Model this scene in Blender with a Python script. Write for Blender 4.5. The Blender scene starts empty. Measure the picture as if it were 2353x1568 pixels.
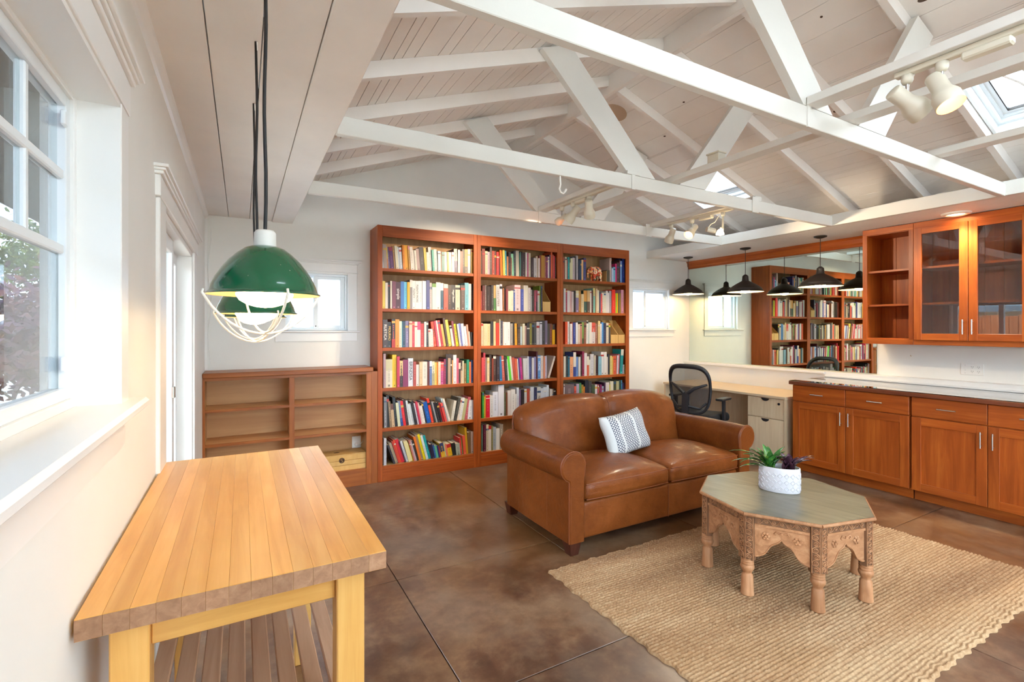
import bpy, bmesh, math, random
from mathutils import Vector, Matrix
from math import sin, cos, tan, pi, radians, sqrt, atan, atan2
random.seed(7)
SC = bpy.context.scene
COL = SC.collection
# ------------------------------------------------------------------ camera, world, exposure
FPX, HORIZON, YAW, CAMZ = 1112.0, 755.0, radians(29.15), 1.46
cam_d = bpy.data.cameras.new('camera'); cam = bpy.data.objects.new('camera', cam_d); COL.objects.link(cam)
cam_d.sensor_fit = 'HORIZONTAL'; cam_d.sensor_width = 36.0
cam_d.lens = 36.0 * FPX / 2353.0
cam_d.shift_y = -(784.0 - HORIZON) / 2353.0
cam_d.clip_start = 0.02; cam_d.clip_end = 300
cam.location = (0, 0, CAMZ); cam.rotation_euler = (pi / 2, 0, -YAW)
SC.camera = cam
SC.view_settings.view_transform = 'Standard'; SC.view_settings.look = 'None'
SC.view_settings.gamma = 1.0; SC.view_settings.use_curve_mapping = False
SC.view_settings.exposure = 1.6
W = bpy.data.worlds.new('sky'); SC.world = W; W.use_nodes = True
wn = W.node_tree.nodes; wl = W.node_tree.links
bg = wn['Background']; bg.inputs[0].default_value = (0.76, 0.875, 1.0, 1); bg.inputs[1].default_value = 5.0
SC.cycles.max_bounces = 7; SC.cycles.diffuse_bounces = 4; SC.cycles.glossy_bounces = 3
SC.cycles.use_adaptive_sampling = True; SC.cycles.adaptive_threshold = 0.1; SC.cycles.use_light_tree = False
SC.cycles.transparent_max_bounces = 12; SC.cycles.transmission_bounces = 6
SC.cycles.sample_clamp_indirect = 8.0; SC.cycles.caustics_reflective = False; SC.cycles.caustics_refractive = False
SC.cycles.use_denoising = True
def area(name, loc, aim, sx, sy, power=0, col=(1, 1, 1), portal=False):
    l = bpy.data.lights.new(name, 'AREA'); l.shape = 'RECTANGLE'; l.size = sx; l.size_y = sy
    l.energy = power; l.color = col
    if portal: l.cycles.is_portal = True
    o = bpy.data.objects.new(name, l); COL.objects.link(o)
    d = Vector(aim); up = 'Z' if abs(d.z) < 0.9 else 'Y'
    o.rotation_euler = d.to_track_quat('-Z', 'Y').to_euler(); o.location = loc
    o['kind'] = 'helper'
    return o
# daylight portals, one for each opening, those added out of view included
area('portal_window', (-0.47, 0.95, 1.65), (1, 0, 0), 1.25, 0.80, portal=True)
area('portal_added_side', (-0.47, -1.45, 1.05), (1, 0, 0), 2.2, 2.0, portal=True)
area('portal_glass_door', (-0.47, 3.05, 1.0), (1, 0, 0), 1.4, 2.0, portal=True)
area('portal_added_rear', (2.7, -2.95, 1.25), (0, 1, 0), 3.4, 1.8, portal=True)
area('portal_skylight', (4.52, 3.58, 3.20), (-0.33, 0, -0.94), 0.7, 0.7, portal=True)
area('portal_skylight', (4.52, 1.08, 3.20), (-0.33, 0, -0.94), 0.7, 0.7, portal=True)
for yy in (-0.35, -1.75):
    area('portal_added_roof', (4.2, yy, 3.28), (-0.33, 0, -0.94), 1.0, 0.9, portal=True)
    area('portal_added_roof', (1.24, yy, 3.28), (0.33, 0, -0.94), 1.0, 0.9, portal=True)
area('portal_added_gable', (2.7, -2.95, 2.85), (0, 1, 0), 3.4, 0.8, portal=True)
area('portal_small_window', (0.59, 5.08, 1.7), (0, -1, 0), 0.66, 0.6, portal=True)
area('portal_small_window', (4.95, 5.08, 1.7), (0, -1, 0), 0.72, 0.6, portal=True)

# ------------------------------------------------------------------ materials
def lin(h):
    if not isinstance(h, str): return tuple(h)[:3]
    h = h.lstrip('#')
    if len(h) == 3: h = ''.join(c * 2 for c in h)
    r = []
    for i in (0, 2, 4):
        v = int(h[i:i + 2], 16) / 255
        r.append(v / 12.92 if v <= 0.04045 else ((v + 0.055) / 1.055) ** 2.4)
    return tuple(r)
class NT:
    def __init__(s, name):
        s.m = bpy.data.materials.new(name); s.m.use_nodes = True
        s.t = s.m.node_tree; s.n = s.t.nodes; s.p = s.n['Principled BSDF']; s.out = s.n['Material Output']
    def node(s, typ, **kw):
        n = s.n.new(typ)
        for k, v in kw.items():
            if k.startswith('i_'):
                key = k[2:]; n.inputs[int(key) if key.isdigit() else key.replace('_', ' ')].default_value = v
            else: setattr(n, k, v)
        return n
    def link(s, a, b): s.t.links.new(a, b)
    def coords(s, scale=(1, 1, 1), kind='Object', rand=0.0):
        tc = s.node('ShaderNodeTexCoord'); mp = s.node('ShaderNodeMapping'); mp.inputs['Scale'].default_value = scale
        s.link(tc.outputs[kind], mp.inputs['Vector'])
        if rand:
            oi = s.node('ShaderNodeObjectInfo'); mu = s.node('ShaderNodeMath', operation='MULTIPLY'); mu.inputs[1].default_value = rand
            s.link(oi.outputs['Random'], mu.inputs[0]); s.link(mu.outputs[0], mp.inputs['Location'])
        return mp.outputs[0]
    def noise(s, vec, scale, detail=4, rough=0.55, dist=0.0):
        n = s.node('ShaderNodeTexNoise'); n.inputs['Scale'].default_value = scale; n.inputs['Detail'].default_value = detail
        n.inputs['Roughness'].default_value = rough; n.inputs['Distortion'].default_value = dist
        s.link(vec, n.inputs['Vector']); return n.outputs['Fac']
    def ramp(s, fac, stops):
        r = s.node('ShaderNodeValToRGB'); e = r.color_ramp.elements
        while len(e) > 1: e.remove(e[-1])
        for i, (p, c) in enumerate(stops):
            el = e[0] if i == 0 else e.new(p); el.position = p
            el.color = (*(lin(c) if not isinstance(c, (int, float)) else (c, c, c)), 1)
        s.link(fac, r.inputs[0]); return r.outputs[0]
    def mix(s, fac, a, b, mode='MIX'):
        m = s.node('ShaderNodeMix', data_type='RGBA', blend_type=mode)
        for sock, v in ((m.inputs[0], fac), (m.inputs[6], a), (m.inputs[7], b)):
            if hasattr(v, 'links') or hasattr(v, 'is_linked'): s.link(v, sock)
            else: sock.default_value = v if isinstance(v, (int, float)) else (*lin(v), 1)
        return m.outputs[2]
    def bump(s, h, strength, dist=0.01):
        b = s.node('ShaderNodeBump'); b.inputs['Strength'].default_value = strength; b.inputs['Distance'].default_value = dist
        s.link(h, b.inputs['Height']); s.link(b.outputs[0], s.p.inputs['Normal'])
    def math(s, op, a, b=None):
        m = s.node('ShaderNodeMath', operation=op)
        for i, v in enumerate((a, b)):
            if v is None: continue
            if hasattr(v, 'is_linked'): s.link(v, m.inputs[i])
            else: m.inputs[i].default_value = v
        return m.outputs[0]
def flat(name, col, rough=0.5, metal=0.0, spec=0.5, coat=0.0):
    k = NT(name); k.p.inputs['Base Color'].default_value = (*lin(col), 1); k.p.inputs['Roughness'].default_value = rough
    k.p.inputs['Metallic'].default_value = metal; k.p.inputs['Specular IOR Level'].default_value = spec; k.p.inputs['Coat Weight'].default_value = coat
    return k.m
def paint(name, col, rough=0.5, var=0.04, bump=0.08, sc=3.0):
    k = NT(name); v = k.coords(); a = lin(col)
    n = k.noise(v, sc, 5); c = k.ramp(n, [(0.3, tuple(x * (1 - var) for x in a)), (0.7, tuple(min(1, x * (1 + var)) for x in a))])
    k.link(c, k.p.inputs['Base Color']); k.p.inputs['Roughness'].default_value = rough
    if bump: k.bump(k.noise(v, 60, 3), bump, 0.004)
    return k.m
def wood(name, cs, axis='z', rough=0.38, sc=1.0, coat=0.0, bump=0.06, blotch=0.0, knots=0.0):
    k = NT(name); s = [26 * sc] * 3; s['xyz'.index(axis)] = 1.6 * sc
    v = k.coords(tuple(s), rand=37.0); n = k.noise(v, 1.0, 6, 0.62, 0.6)
    st = [(0.25 + 0.5 * i / (len(cs) - 1), c) for i, c in enumerate(cs)]
    c = k.ramp(n, st)
    oi = k.node('ShaderNodeObjectInfo'); hv = k.node('ShaderNodeHueSaturation')
    vv = k.math('MULTIPLY_ADD', oi.outputs['Random'], 0.22); k.n[-1].inputs[2].default_value = 0.89
    k.link(vv, hv.inputs['Value']); k.link(c, hv.inputs['Color']); c = hv.outputs[0]
    if blotch:
        b = k.noise(k.coords((3, 3, 3), rand=11.0), 1.0, 3, 0.5, 0.4); c = k.mix(k.ramp(b, [(0.42, 0), (0.72, blotch)]), c, cs[0], 'MULTIPLY') if False else k.mix(k.ramp(b, [(0.42, 0.0), (0.72, blotch)]), c, cs[0])
    k.link(c, k.p.inputs['Base Color']); k.p.inputs['Roughness'].default_value = rough; k.p.inputs['Coat Weight'].default_value = coat
    k.p.inputs['Coat Roughness'].default_value = 0.25; k.p.inputs['Specular IOR Level'].default_value = 0.35
    if bump: k.bump(n, bump, 0.004)
    return k.m
def emis(name, col, st):
    k = NT(name); k.p.inputs['Base Color'].default_value = (*lin(col), 1); k.p.inputs['Emission Color'].default_value = (*lin(col), 1); k.p.inputs['Emission Strength'].default_value = st
    return k.m
def glass(name, tint='#ffffff', refl=1.0, rough=0.0):
    k = NT(name); tr = k.node('ShaderNodeBsdfTransparent'); tr.inputs[0].default_value = (*lin(tint), 1)
    gl = k.node('ShaderNodeBsdfGlossy'); gl.inputs['Roughness'].default_value = rough; lw = k.node('ShaderNodeLayerWeight'); lw.inputs[0].default_value = .5
    fr = k.math('MULTIPLY_ADD', k.math('POWER', lw.outputs['Facing'], 5.0), .96); k.n[-1].inputs[2].default_value = .04
    cl = k.math('MINIMUM', k.math('MULTIPLY', fr, refl), 1.0)
    mx = k.node('ShaderNodeMixShader'); k.link(cl, mx.inputs[0]); k.link(tr.outputs[0], mx.inputs[1]); k.link(gl.outputs[0], mx.inputs[2])
    k.link(mx.outputs[0], k.out.inputs[0]); return k.m
def frosted(name, tint='#f2f8fb'):
    k = NT(name); tr = k.node('ShaderNodeBsdfTransparent'); tr.inputs[0].default_value = (*lin(tint), 1)
    tl = k.node('ShaderNodeBsdfTranslucent'); v = k.coords(); n = k.noise(v, 5.0, 3)
    k.link(k.ramp(n, [(0.3, (.45, .5, .55)), (0.7, (.66, .72, .78))]), tl.inputs[0])
    mx = k.node('ShaderNodeMixShader'); mx.inputs[0].default_value = 0.985; k.link(tr.outputs[0], mx.inputs[1]); k.link(tl.outputs[0], mx.inputs[2])
    k.link(mx.outputs[0], k.out.inputs[0]); return k.m
M = {}
M['wall'] = paint('wall_paint', '#f1efe9', 0.6, 0.02, 0.05)
M['trim'] = paint('trim_paint', '#f4f2ee', 0.35, 0.02, 0.02)
M['vinyl'] = flat('white_vinyl', '#eef2f4', 0.35)
M['ceil'] = paint('ceiling_paint', '#f7f1eb', 0.55, 0.05, 0.12, 2.0)
M['truss'] = paint('truss_paint', '#e2dfd8', 0.5, 0.03, 0.1)
M['dark'] = flat('dark_gap', '#4a4038', 0.9)
CH = ['#8c3e12', '#ab5319', '#c36a28']
for a in 'xyz':
    M['cherry' + a] = wood('cherry_' + a, CH, a, 0.4, 1.0, 0.1, 0.03, 0.35)
    M['book' + a] = wood('bookcase_wood_' + a, ['#83390f', '#9c4a18', '#b25c22'], a, 0.45, 1.2, 0.05, 0.03, 0.25)
    M['ply' + a] = wood('plywood_' + a, ['#b0834f', '#c39a66', '#cfa873'], a, 0.5, 0.8, 0.0, 0.03, 0.2)
    M['maple' + a] = wood('butcher_maple_' + a, ['#c98f45', '#dda65a', '#e8b86e'], a, 0.36, 0.9, 0.15, 0.03, 0.55)
    M['birch' + a] = wood('desk_laminate_' + a, ['#cdb391', '#d8c19f', '#e0ccad'], a, 0.4, 1.2, 0, 0.01)
    M['carv' + a] = wood('carved_wood_' + a, ['#8a5c3c', '#b07d56', '#c99a72'], a, 0.55, 1.1, 0, 0.15, 0.4)
    M['lowfr' + a] = wood('low_shelf_frame_' + a, ['#824318', '#9e5824', '#b46c30'], a, 0.38, 1.1, 0.1, 0.04, 0.4)
M['backply'] = wood('bookcase_back', ['#9a744c', '#b48a5e', '#c49c70'], 'z', 0.5, 0.6, 0, 0.02)
M['lowply'] = wood('low_shelf_plywood', ['#bd8450', '#d39e68', '#e2b480'], 'x', 0.42, 0.28, 0.1, 0.03, 0.3)
M['endgrain'] = wood('end_grain', ['#8a6248', '#a07658', '#b38a6a'], 'y', 0.5, 2.0, 0, 0.1)
M['slat'] = wood('slat_wood', ['#b58e70', '#c9a384', '#d6b295'], 'y', 0.5, 1.0)
M['tbtop'] = wood('coffee_table_top', ['#575042', '#6c6554', '#807966'], 'y', 0.36, 0.7, 0.2, 0.08, 0.4)
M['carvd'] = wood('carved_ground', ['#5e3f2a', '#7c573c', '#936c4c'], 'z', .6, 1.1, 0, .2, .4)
M['silver'] = flat('brushed_nickel', '#c9c7c2', 0.28, 1.0)
M['bronze'] = flat('dark_bronze', '#37302c', 0.42, 0.5)
M['black'] = flat('black_plastic', '#1c1e24', 0.45)
M['blackfab'] = paint('black_fabric', '#15161c', 0.85, 0.2, 0.4)
M['cream'] = flat('cream_metal', '#ddd6c4', 0.4)
M['wht'] = flat('white_enamel', '#f2f0ea', 0.3)
M['brass'] = flat('brass', '#a87f3a', 0.35, 1.0)
M['glass'] = glass('clear_glass', '#f4f8f8')
M['cabglass'] = glass('cabinet_glass', '#efefec', 2.6)
k = NT('insect_screen'); tr = k.node('ShaderNodeBsdfTransparent'); tr.inputs[0].default_value = (.46, .47, .5, 1); k.link(tr.outputs[0], k.out.inputs[0]); M['screen'] = k.m
M['frost'] = frosted('frosted_glass')
M['mirror'] = flat('mirror_silver', '#e4f0e6', 0.01, 1.0)
M['footwood'] = wood('dark_foot', ['#3a1d14', '#4a2418', '#58301f'], 'z', 0.35)
# polished stained concrete
k = NT('stained_concrete'); v = k.coords()
n1 = k.noise(v, 2.2, 6, 0.62, 0.25); n2 = k.noise(v, 9.0, 6, 0.68, 0.2); n3 = k.noise(v, 0.8, 4, 0.55, 0.3); n5 = k.noise(k.coords((1.3, 0.9, 1)), 1.1, 5, 0.6, 0.2)
base = k.ramp(n1, [(0.36, '#3f261b'), (0.46, '#5b3a29'), (0.54, '#7a5a42'), (0.64, '#957a60')])
b2 = k.ramp(n2, [(0.33, '#472d22'), (0.5, '#6a4e3a'), (0.67, '#93795f')])
c = k.mix(0.4, base, b2); c = k.mix(k.ramp(n3, [(0.42, 0.0), (0.62, 0.55)]), c, '#7a4f22'); c = k.mix(k.ramp(n5, [(0.5, 0.0), (0.68, 0.5)]), c, '#7d7064')
k.link(c, k.p.inputs['Base Color']); k.p.inputs['Roughness'].default_value = 0.34
k.p.inputs['Coat Weight'].default_value = 0.2; k.p.inputs['Coat Roughness'].default_value = 0.2; k.bump(n2, 0.02, 0.003); M['floor'] = k.m
# leather
k = NT('tan_leather'); v = k.coords()
n1 = k.noise(v, 3.0, 6, 0.6, 0.5); n2 = k.noise(v, 14, 6, 0.7)
c = k.mix(0.35, k.ramp(n1, [(0.3, '#623011'), (0.5, '#7a3f18'), (0.7, '#925226')]), k.ramp(n2, [(0.3, '#5e2e12'), (0.7, '#884a1e')]))
k.link(c, k.p.inputs['Base Color']); k.link(k.ramp(n2, [(0.3, 0.33), (0.7, 0.48)]), k.p.inputs['Roughness'])
k.p.inputs['Coat Weight'].default_value = 0.16; k.p.inputs['Coat Roughness'].default_value = 0.17; k.p.inputs['Specular IOR Level'].default_value = 0.16
vo = k.node('ShaderNodeTexVoronoi'); vo.inputs['Scale'].default_value = 260; k.link(v, vo.inputs['Vector'])
h = k.math('ADD', k.math('MULTIPLY', vo.outputs['Distance'], 0.12), k.math('MULTIPLY', k.noise(k.coords((1, 3, 3)), 9, 5, 0.6, 1.5), 0.9))
k.bump(h, 0.22, 0.02); M['leather'] = k.m
M['piping'] = flat('leather_piping', '#7a3d1b', 0.4)
# jute
k = NT('jute'); v = k.coords()
n1 = k.noise(k.coords((0.5, 2.6, 1)), 1.2, 5, 0.6, 0.5); n2 = k.noise(v, 55, 4, 0.7); n3 = k.noise(v, 1.1, 3)
c = k.mix(0.45, k.ramp(n1, [(0.34, '#724b2d'), (0.5, '#a27d59'), (0.66, '#c4a884')]), k.ramp(n2, [(0.3, '#7c5839'), (0.5, '#ab8964'), (0.72, '#cfb896')]))
c = k.mix(k.ramp(n3, [(0.4, 0.0), (0.7, 0.3)]), c, '#b08a5e')
k.link(c, k.p.inputs['Base Color']); k.p.inputs['Roughness'].default_value = 0.9; k.bump(n2, 0.5, 0.004); M['jute'] = k.m
# books: colour attribute
k = NT('book_cover'); at = k.node('ShaderNodeVertexColor', layer_name='Col'); k.link(k.mix(1.0, at.outputs[0], (.80, .79, .78), 'MULTIPLY'), k.p.inputs['Base Color'])
k.p.inputs['Roughness'].default_value = 0.38; M['book'] = k.m
k = NT('book_pages'); w = k.node('ShaderNodeTexWave'); w.inputs['Scale'].default_value = 120; w.inputs['Distortion'].default_value = 1.0
k.link(k.coords(), w.inputs['Vector']); k.link(k.ramp(w.outputs['Fac'], [(0, '#cdbfa6'), (1, '#e9dfca')]), k.p.inputs['Base Color']); k.p.inputs['Roughness'].default_value = 0.8; M['pages'] = k.m

# ------------------------------------------------------------------ mesh helpers
def add3(a, b): return (a[0] + b[0], a[1] + b[1], a[2] + b[2])
class MB:
    def __init__(s): s.v = []; s.f = []; s.sm = []
    def raw(s, vs, fs, smooth=False):
        o = len(s.v); s.v += [tuple(p) for p in vs]; s.f += [tuple(i + o for i in f) for f in fs]; s.sm += [smooth] * len(fs); return s
    def box(s, a, b, bev=0.0):
        x0, y0, z0 = [min(p, q) for p, q in zip(a, b)]; x1, y1, z1 = [max(p, q) for p, q in zip(a, b)]
        bev = min(bev, (x1 - x0) * .45, (y1 - y0) * .45, (z1 - z0) * .45)
        if bev <= 0:
            return s.raw([(x0, y0, z0), (x1, y0, z0), (x1, y1, z0), (x0, y1, z0), (x0, y0, z1), (x1, y0, z1), (x1, y1, z1), (x0, y1, z1)],
                         [(0, 3, 2, 1), (4, 5, 6, 7), (0, 1, 5, 4), (1, 2, 6, 5), (2, 3, 7, 6), (3, 0, 4, 7)])
        vs, idx = [], {}
        lo, hi = (x0, y0, z0), (x1, y1, z1)
        for sx in (0, 1):
            for sy in (0, 1):
                for sz in (0, 1):
                    c = [hi[i] if q else lo[i] for i, q in enumerate((sx, sy, sz))]; d = [-1 if q else 1 for q in (sx, sy, sz)]
                    for ax in range(3):
                        p = [c[i] + (0 if i == ax else d[i] * bev) for i in range(3)]
                        idx[(sx, sy, sz, ax)] = len(vs); vs.append(tuple(p))
        fs = []
        C = [(x0 + x1) / 2, (y0 + y1) / 2, (z0 + z1) / 2]
        def addf(ids):
            a_, b_, c_ = [Vector(vs[i]) for i in ids[:3]]; n = (b_ - a_).cross(c_ - a_); m = sum((Vector(vs[i]) for i in ids), Vector()) / len(ids) - Vector(C)
            fs.append(tuple(ids) if n.dot(m) > 0 else tuple(reversed(ids)))
        for ax in range(3):
            o1, o2 = [i for i in range(3) if i != ax]
            for q in (0, 1):
                ids = []
                for (p, r) in ((0, 0), (1, 0), (1, 1), (0, 1)):
                    kk = [0, 0, 0]; kk[ax] = q; kk[o1] = p; kk[o2] = r; ids.append(idx[(*kk, ax)])
                addf(ids)
            for p in (0, 1):
                for r in (0, 1):
                    ids = []
                    for q, ay in ((0, o1), (0, o2), (1, o2), (1, o1)):
                        kk = [0, 0, 0]; kk[ax] = q; kk[o1] = p; kk[o2] = r; ids.append(idx[(*kk, ay)])
                    addf(ids)
        for sx in (0, 1):
            for sy in (0, 1):
                for sz in (0, 1): addf([idx[(sx, sy, sz, a_)] for a_ in range(3)])
        return s.raw(vs, fs)
    def obox(s, p0, p1, w, h, up=(0, 0, 1)):      # beam from p0 to p1: w across, h along up
        p0, p1 = Vector(p0), Vector(p1); d = (p1 - p0).normalized(); u = Vector(up); r = d.cross(u).normalized(); u = r.cross(d).normalized()
        vs = []
        for p in (p0, p1):
            for a_, b_ in ((-1, -1), (1, -1), (1, 1), (-1, 1)): vs.append(p + r * (a_ * w / 2) + u * (b_ * h / 2))
        return s.raw(vs, [(0, 3, 2, 1), (4, 5, 6, 7), (0, 1, 5, 4), (1, 2, 6, 5), (2, 3, 7, 6), (3, 0, 4, 7)]) if False else s.raw(vs, [(0, 1, 2, 3), (7, 6, 5, 4), (4, 5, 1, 0), (5, 6, 2, 1), (6, 7, 3, 2), (7, 4, 0, 3)])
    def cyl(s, p0, p1, r0, r1=None, n=12, caps=True, smooth=True):
        r1 = r0 if r1 is None else r1; p0, p1 = Vector(p0), Vector(p1); d = (p1 - p0).normalized()
        a = d.orthogonal().normalized(); b = d.cross(a); vs = []
        for p, r in ((p0, r0), (p1, r1)):
            for i in range(n):
                t = 2 * pi * i / n; vs.append(p + a * (r * cos(t)) + b * (r * sin(t)))
        s.raw(vs, [(i, (i + 1) % n, n + (i + 1) % n, n + i) for i in range(n)], smooth)
        if caps: s.raw(vs[:n], [tuple(range(n - 1, -1, -1))]); s.raw(vs[n:], [tuple(range(n))])
        return s
    def lathe(s, prof, c=(0, 0, 0), n=20, ex=1.0, ey=1.0, rot=0.0, smooth=True):   # prof [(r,z)]
        vs = []; cr, sr = cos(rot), sin(rot)
        for r, z in prof:
            for i in range(n):
                t = 2 * pi * i / n; x, y = r * cos(t) * ex, r * sin(t) * ey
                vs.append((c[0] + x * cr - y * sr, c[1] + x * sr + y * cr, c[2] + z))
        fs = []
        for j in range(len(prof) - 1):
            for i in range(n): fs.append((j * n + i, j * n + (i + 1) % n, (j + 1) * n + (i + 1) % n, (j + 1) * n + i))
        return s.raw(vs, fs, smooth)
    def tube(s, pts, r, n=6, closed=False, smooth=True):
        pts = [Vector(p) for p in pts]; N = len(pts); vs = []; prev = None
        rr = r if hasattr(r, '__len__') else [r] * N
        for i, p in enumerate(pts):
            if closed: t = (pts[(i + 1) % N] - pts[i - 1])
            else: t = pts[min(i + 1, N - 1)] - pts[max(i - 1, 0)]
            t.normalize()
            a = t.orthogonal().normalized() if prev is None else (prev - t * prev.dot(t)).normalized()
            prev = a; b = t.cross(a)
            for q in range(n):
                w = 2 * pi * q / n; vs.append(p + a * (rr[i] * cos(w)) + b * (rr[i] * sin(w)))
        fs = []
        for i in range(N if closed else N - 1):
            j = (i + 1) % N
            for q in range(n): fs.append((i * n + q, i * n + (q + 1) % n, j * n + (q + 1) % n, j * n + q))
        s.raw(vs, fs, smooth)
        if not closed: s.raw(vs[:n], [tuple(range(n - 1, -1, -1))]); s.raw(vs[-n:], [tuple(range(n))])
        return s
    def prism(s, poly, d, smooth=False):   # poly: list of 3D points (planar), extruded by vector d
        n = len(poly); a = [Vector(p) for p in poly]; d = Vector(d); b = [p + d for p in a]
        s.raw(a + b, [(i, (i + 1) % n, n + (i + 1) % n, n + i) for i in range(n)], smooth)
        s.raw(a, [tuple(range(n - 1, -1, -1))]); s.raw(b, [tuple(range(n))]); return s
    def rbox(s, c, h, r, n=5, fn=None, smooth=True):
        c = Vector(c); ax = []
        for i in range(3):
            q = h[i] - r; L = [-h[i] + r * (1 - cos(pi / 2 * t / 3)) for t in range(3)] + [-q + 2 * q * t / n for t in range(n + 1)] + [h[i] - r * (1 - cos(pi / 2 * t / 3)) for t in (2, 1, 0)]
            ax.append(L)
        for a_ in range(3):
            o1, o2 = (a_ + 1) % 3, (a_ + 2) % 3; n1, n2 = len(ax[o1]), len(ax[o2])
            for sg in (-1, 1):
                vs = []
                for p in ax[o1]:
                    for q in ax[o2]:
                        P = [0, 0, 0]; P[a_] = sg * h[a_]; P[o1] = p; P[o2] = q
                        I = [max(-(h[i] - r), min(h[i] - r, P[i])) for i in range(3)]
                        D = Vector([P[i] - I[i] for i in range(3)]); D = D.normalized() * r if D.length > 1e-9 else D
                        P = Vector(I) + D
                        if fn: P = Vector(fn(*P))
                        vs.append(c + P)
                fs = []
                for i in range(n1 - 1):
                    for j in range(n2 - 1):
                        f = (i * n2 + j, (i + 1) * n2 + j, (i + 1) * n2 + j + 1, i * n2 + j + 1); fs.append(f if sg > 0 else f[::-1])
                s.raw(vs, fs, smooth)
        return s
    def mesh(s, name, mats, weld=False, cols=None):
        me = bpy.data.meshes.new(name); me.from_pydata(s.v, [], s.f); me.polygons.foreach_set('use_smooth', s.sm)
        for m in (mats if isinstance(mats, (list, tuple)) else [mats]): me.materials.append(M[m] if isinstance(m, str) else m)
        if cols:
            ca = me.color_attributes.new('Col', 'FLOAT_COLOR', 'CORNER'); buf = []
            for f, c in zip(s.f, cols): buf += [*c, 1.0] * len(f)
            ca.data.foreach_set('color', buf)
        if weld:
            bm = bmesh.new(); bm.from_mesh(me); bmesh.ops.remove_doubles(bm, verts=bm.verts, dist=1e-5); bm.to_mesh(me); bm.free()
        me.update(); return me
    def build(s, name, mats, parent=None, weld=False, kind=None, cols=None):
        return link(name, s.mesh(name, mats, weld, cols), parent, kind)
def link(name, me, parent=None, kind=None):
    o = bpy.data.objects.new(name, me); COL.objects.link(o)
    if parent is not None: o.parent = parent
    if kind: o['kind'] = kind
    return o
def tag(o, label, cat, group=None):
    o['label'] = label; o['category'] = cat
    if group: o['group'] = group
    return o
def thing(name, label, cat, loc=(0, 0, 0), rz=0.0, group=None):
    o = bpy.data.objects.new(name, None); COL.objects.link(o); o.location = loc; o.rotation_euler = (0, 0, rz); o.empty_display_size = 0.05
    return tag(o, label, cat, group)
def struct(name): 
    o = bpy.data.objects.new(name, None); COL.objects.link(o); o['kind'] = 'structure'; o.empty_display_size = 0.05; return o
def B(name, mat, a, b, parent=None, bev=0.0, kind=None): return MB().box(a, b, bev).build(name, mat, parent, kind=kind)
def copy_tree(o, parent=None):
    c = o.copy(); COL.objects.link(c); c.parent = parent
    for ch in list(o.children): copy_tree(ch, c)
    return c
def wb(mb, name, mat, root, parent=None, weld=False, kind=None, cols=None):
    """build a mesh given in world coordinates under a root whose location is not the origin"""
    l = root.location; mb.v = [(p[0] - l[0], p[1] - l[1], p[2] - l[2]) for p in mb.v]
    return mb.build(name, mat, parent or root, weld, kind, cols)
# ------------------------------------------------------------------ room shell
XL, XR, YB, YR = -0.28, 5.72, 4.93, -2.8
RX, RZ, PITCH = 2.72, 3.60, 0.35
CA = cos(atan(PITCH)); SA = sin(atan(PITCH))
def deckz(x): return RZ - PITCH * abs(x - RX)
fl = B('floor', 'dark', (XL - .14, YR - .14, -0.16), (XR + .14, YB + .14, -0.032), kind='structure')
xs = [XL - .14, .785, 1.848, 2.91, 3.97, 5.03, XR + .14]; ys = [YR - .14, -1.38, -0.34, .69, 1.735, 2.775, YB + .14]
for i in range(len(xs) - 1):
    for j in range(len(ys) - 1):
        B('floor_slab', 'floor', (xs[i] + .0025, ys[j] + .0025, -0.0325), (xs[i + 1] - .0025, ys[j + 1] - .0025, 0), fl, 0.002)
# left wall with a window, a glass door and unseen added glazing
def wall_x(x0, x1, y0, y1, z1, holes, name):
    mb = MB(); hs = sorted(holes); y = y0
    for (a, b, c, d) in hs:
        if a > y: mb.box((x0, y, 0), (x1, a, z1))
        if c > 0: mb.box((x0, a, 0), (x1, b, c))
        if d < z1: mb.box((x0, a, d), (x1, b, z1))
        y = b
    mb.box((x0, y, 0), (x1, y1, z1)); return mb.build(name, 'wall', kind='structure')
DY0, DY1, DZ = 2.38, 3.72, 1.95
WY0, WY1, WZ0, WZ1 = 0.37, 1.55, 1.27, 2.03
wall_l = wall_x(XL - .14, XL, YR, YB, 2.62, [(-2.55, -0.35, .05, 2.08), (WY0, WY1, WZ0 - .03, WZ1 + .005), (DY0, DY1, 0.0, DZ)], 'wall_left')
def wall_y(y0, y1, holes, name, gable=None):
    mb = MB(); x = XL - .14
    for (a, b, c, d) in sorted(holes):
        if a > x: mb.box((x, y0, 0), (a, y1, 2.5))
        if c > 0: mb.box((a, y0, 0), (b, y1, c))
        mb.box((a, y0, d), (b, y1, 2.5)); x = b
    mb.box((x, y0, 0), (XR + .14, y1, 2.5))
    d_ = (0, y1 - y0, 0)
    if gable:
        ga, gb = gable
        mb.prism([(XL - .14, y0, 2.5), (ga, y0, 2.5), (ga, y0, deckz(ga) + .04), (XL - .14, y0, deckz(XL - .14) + .04)], d_); mb.prism([(gb, y0, 2.5), (XR + .14, y0, 2.5), (XR + .14, y0, deckz(XR + .14) + .04), (gb, y0, deckz(gb) + .04)], d_)
    else: mb.prism([(XL - .14, y0, 2.5), (XR + .14, y0, 2.5), (XR + .14, y0, deckz(XR + .14) + .04), (RX, y0, RZ + .04), (XL - .14, y0, deckz(XL - .14) + .04)], d_)
    return mb.build(name, 'wall', kind='structure')
V1 = (.35, .905, 1.437, 1.985); V2 = (4.62, 5.30, 1.447, 2.0)
wall_b = wall_y(YB, YB + .14, [V1, V2], 'wall_back')
wall_rear = wall_y(YR - .14, YR, [(1.0, 2.6, 0.3, 2.1), (2.8, 4.4, 0.3, 2.1)], 'wall_rear', (1.0, 4.44))  # rear and gable openings added to bring in more daylight
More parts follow.
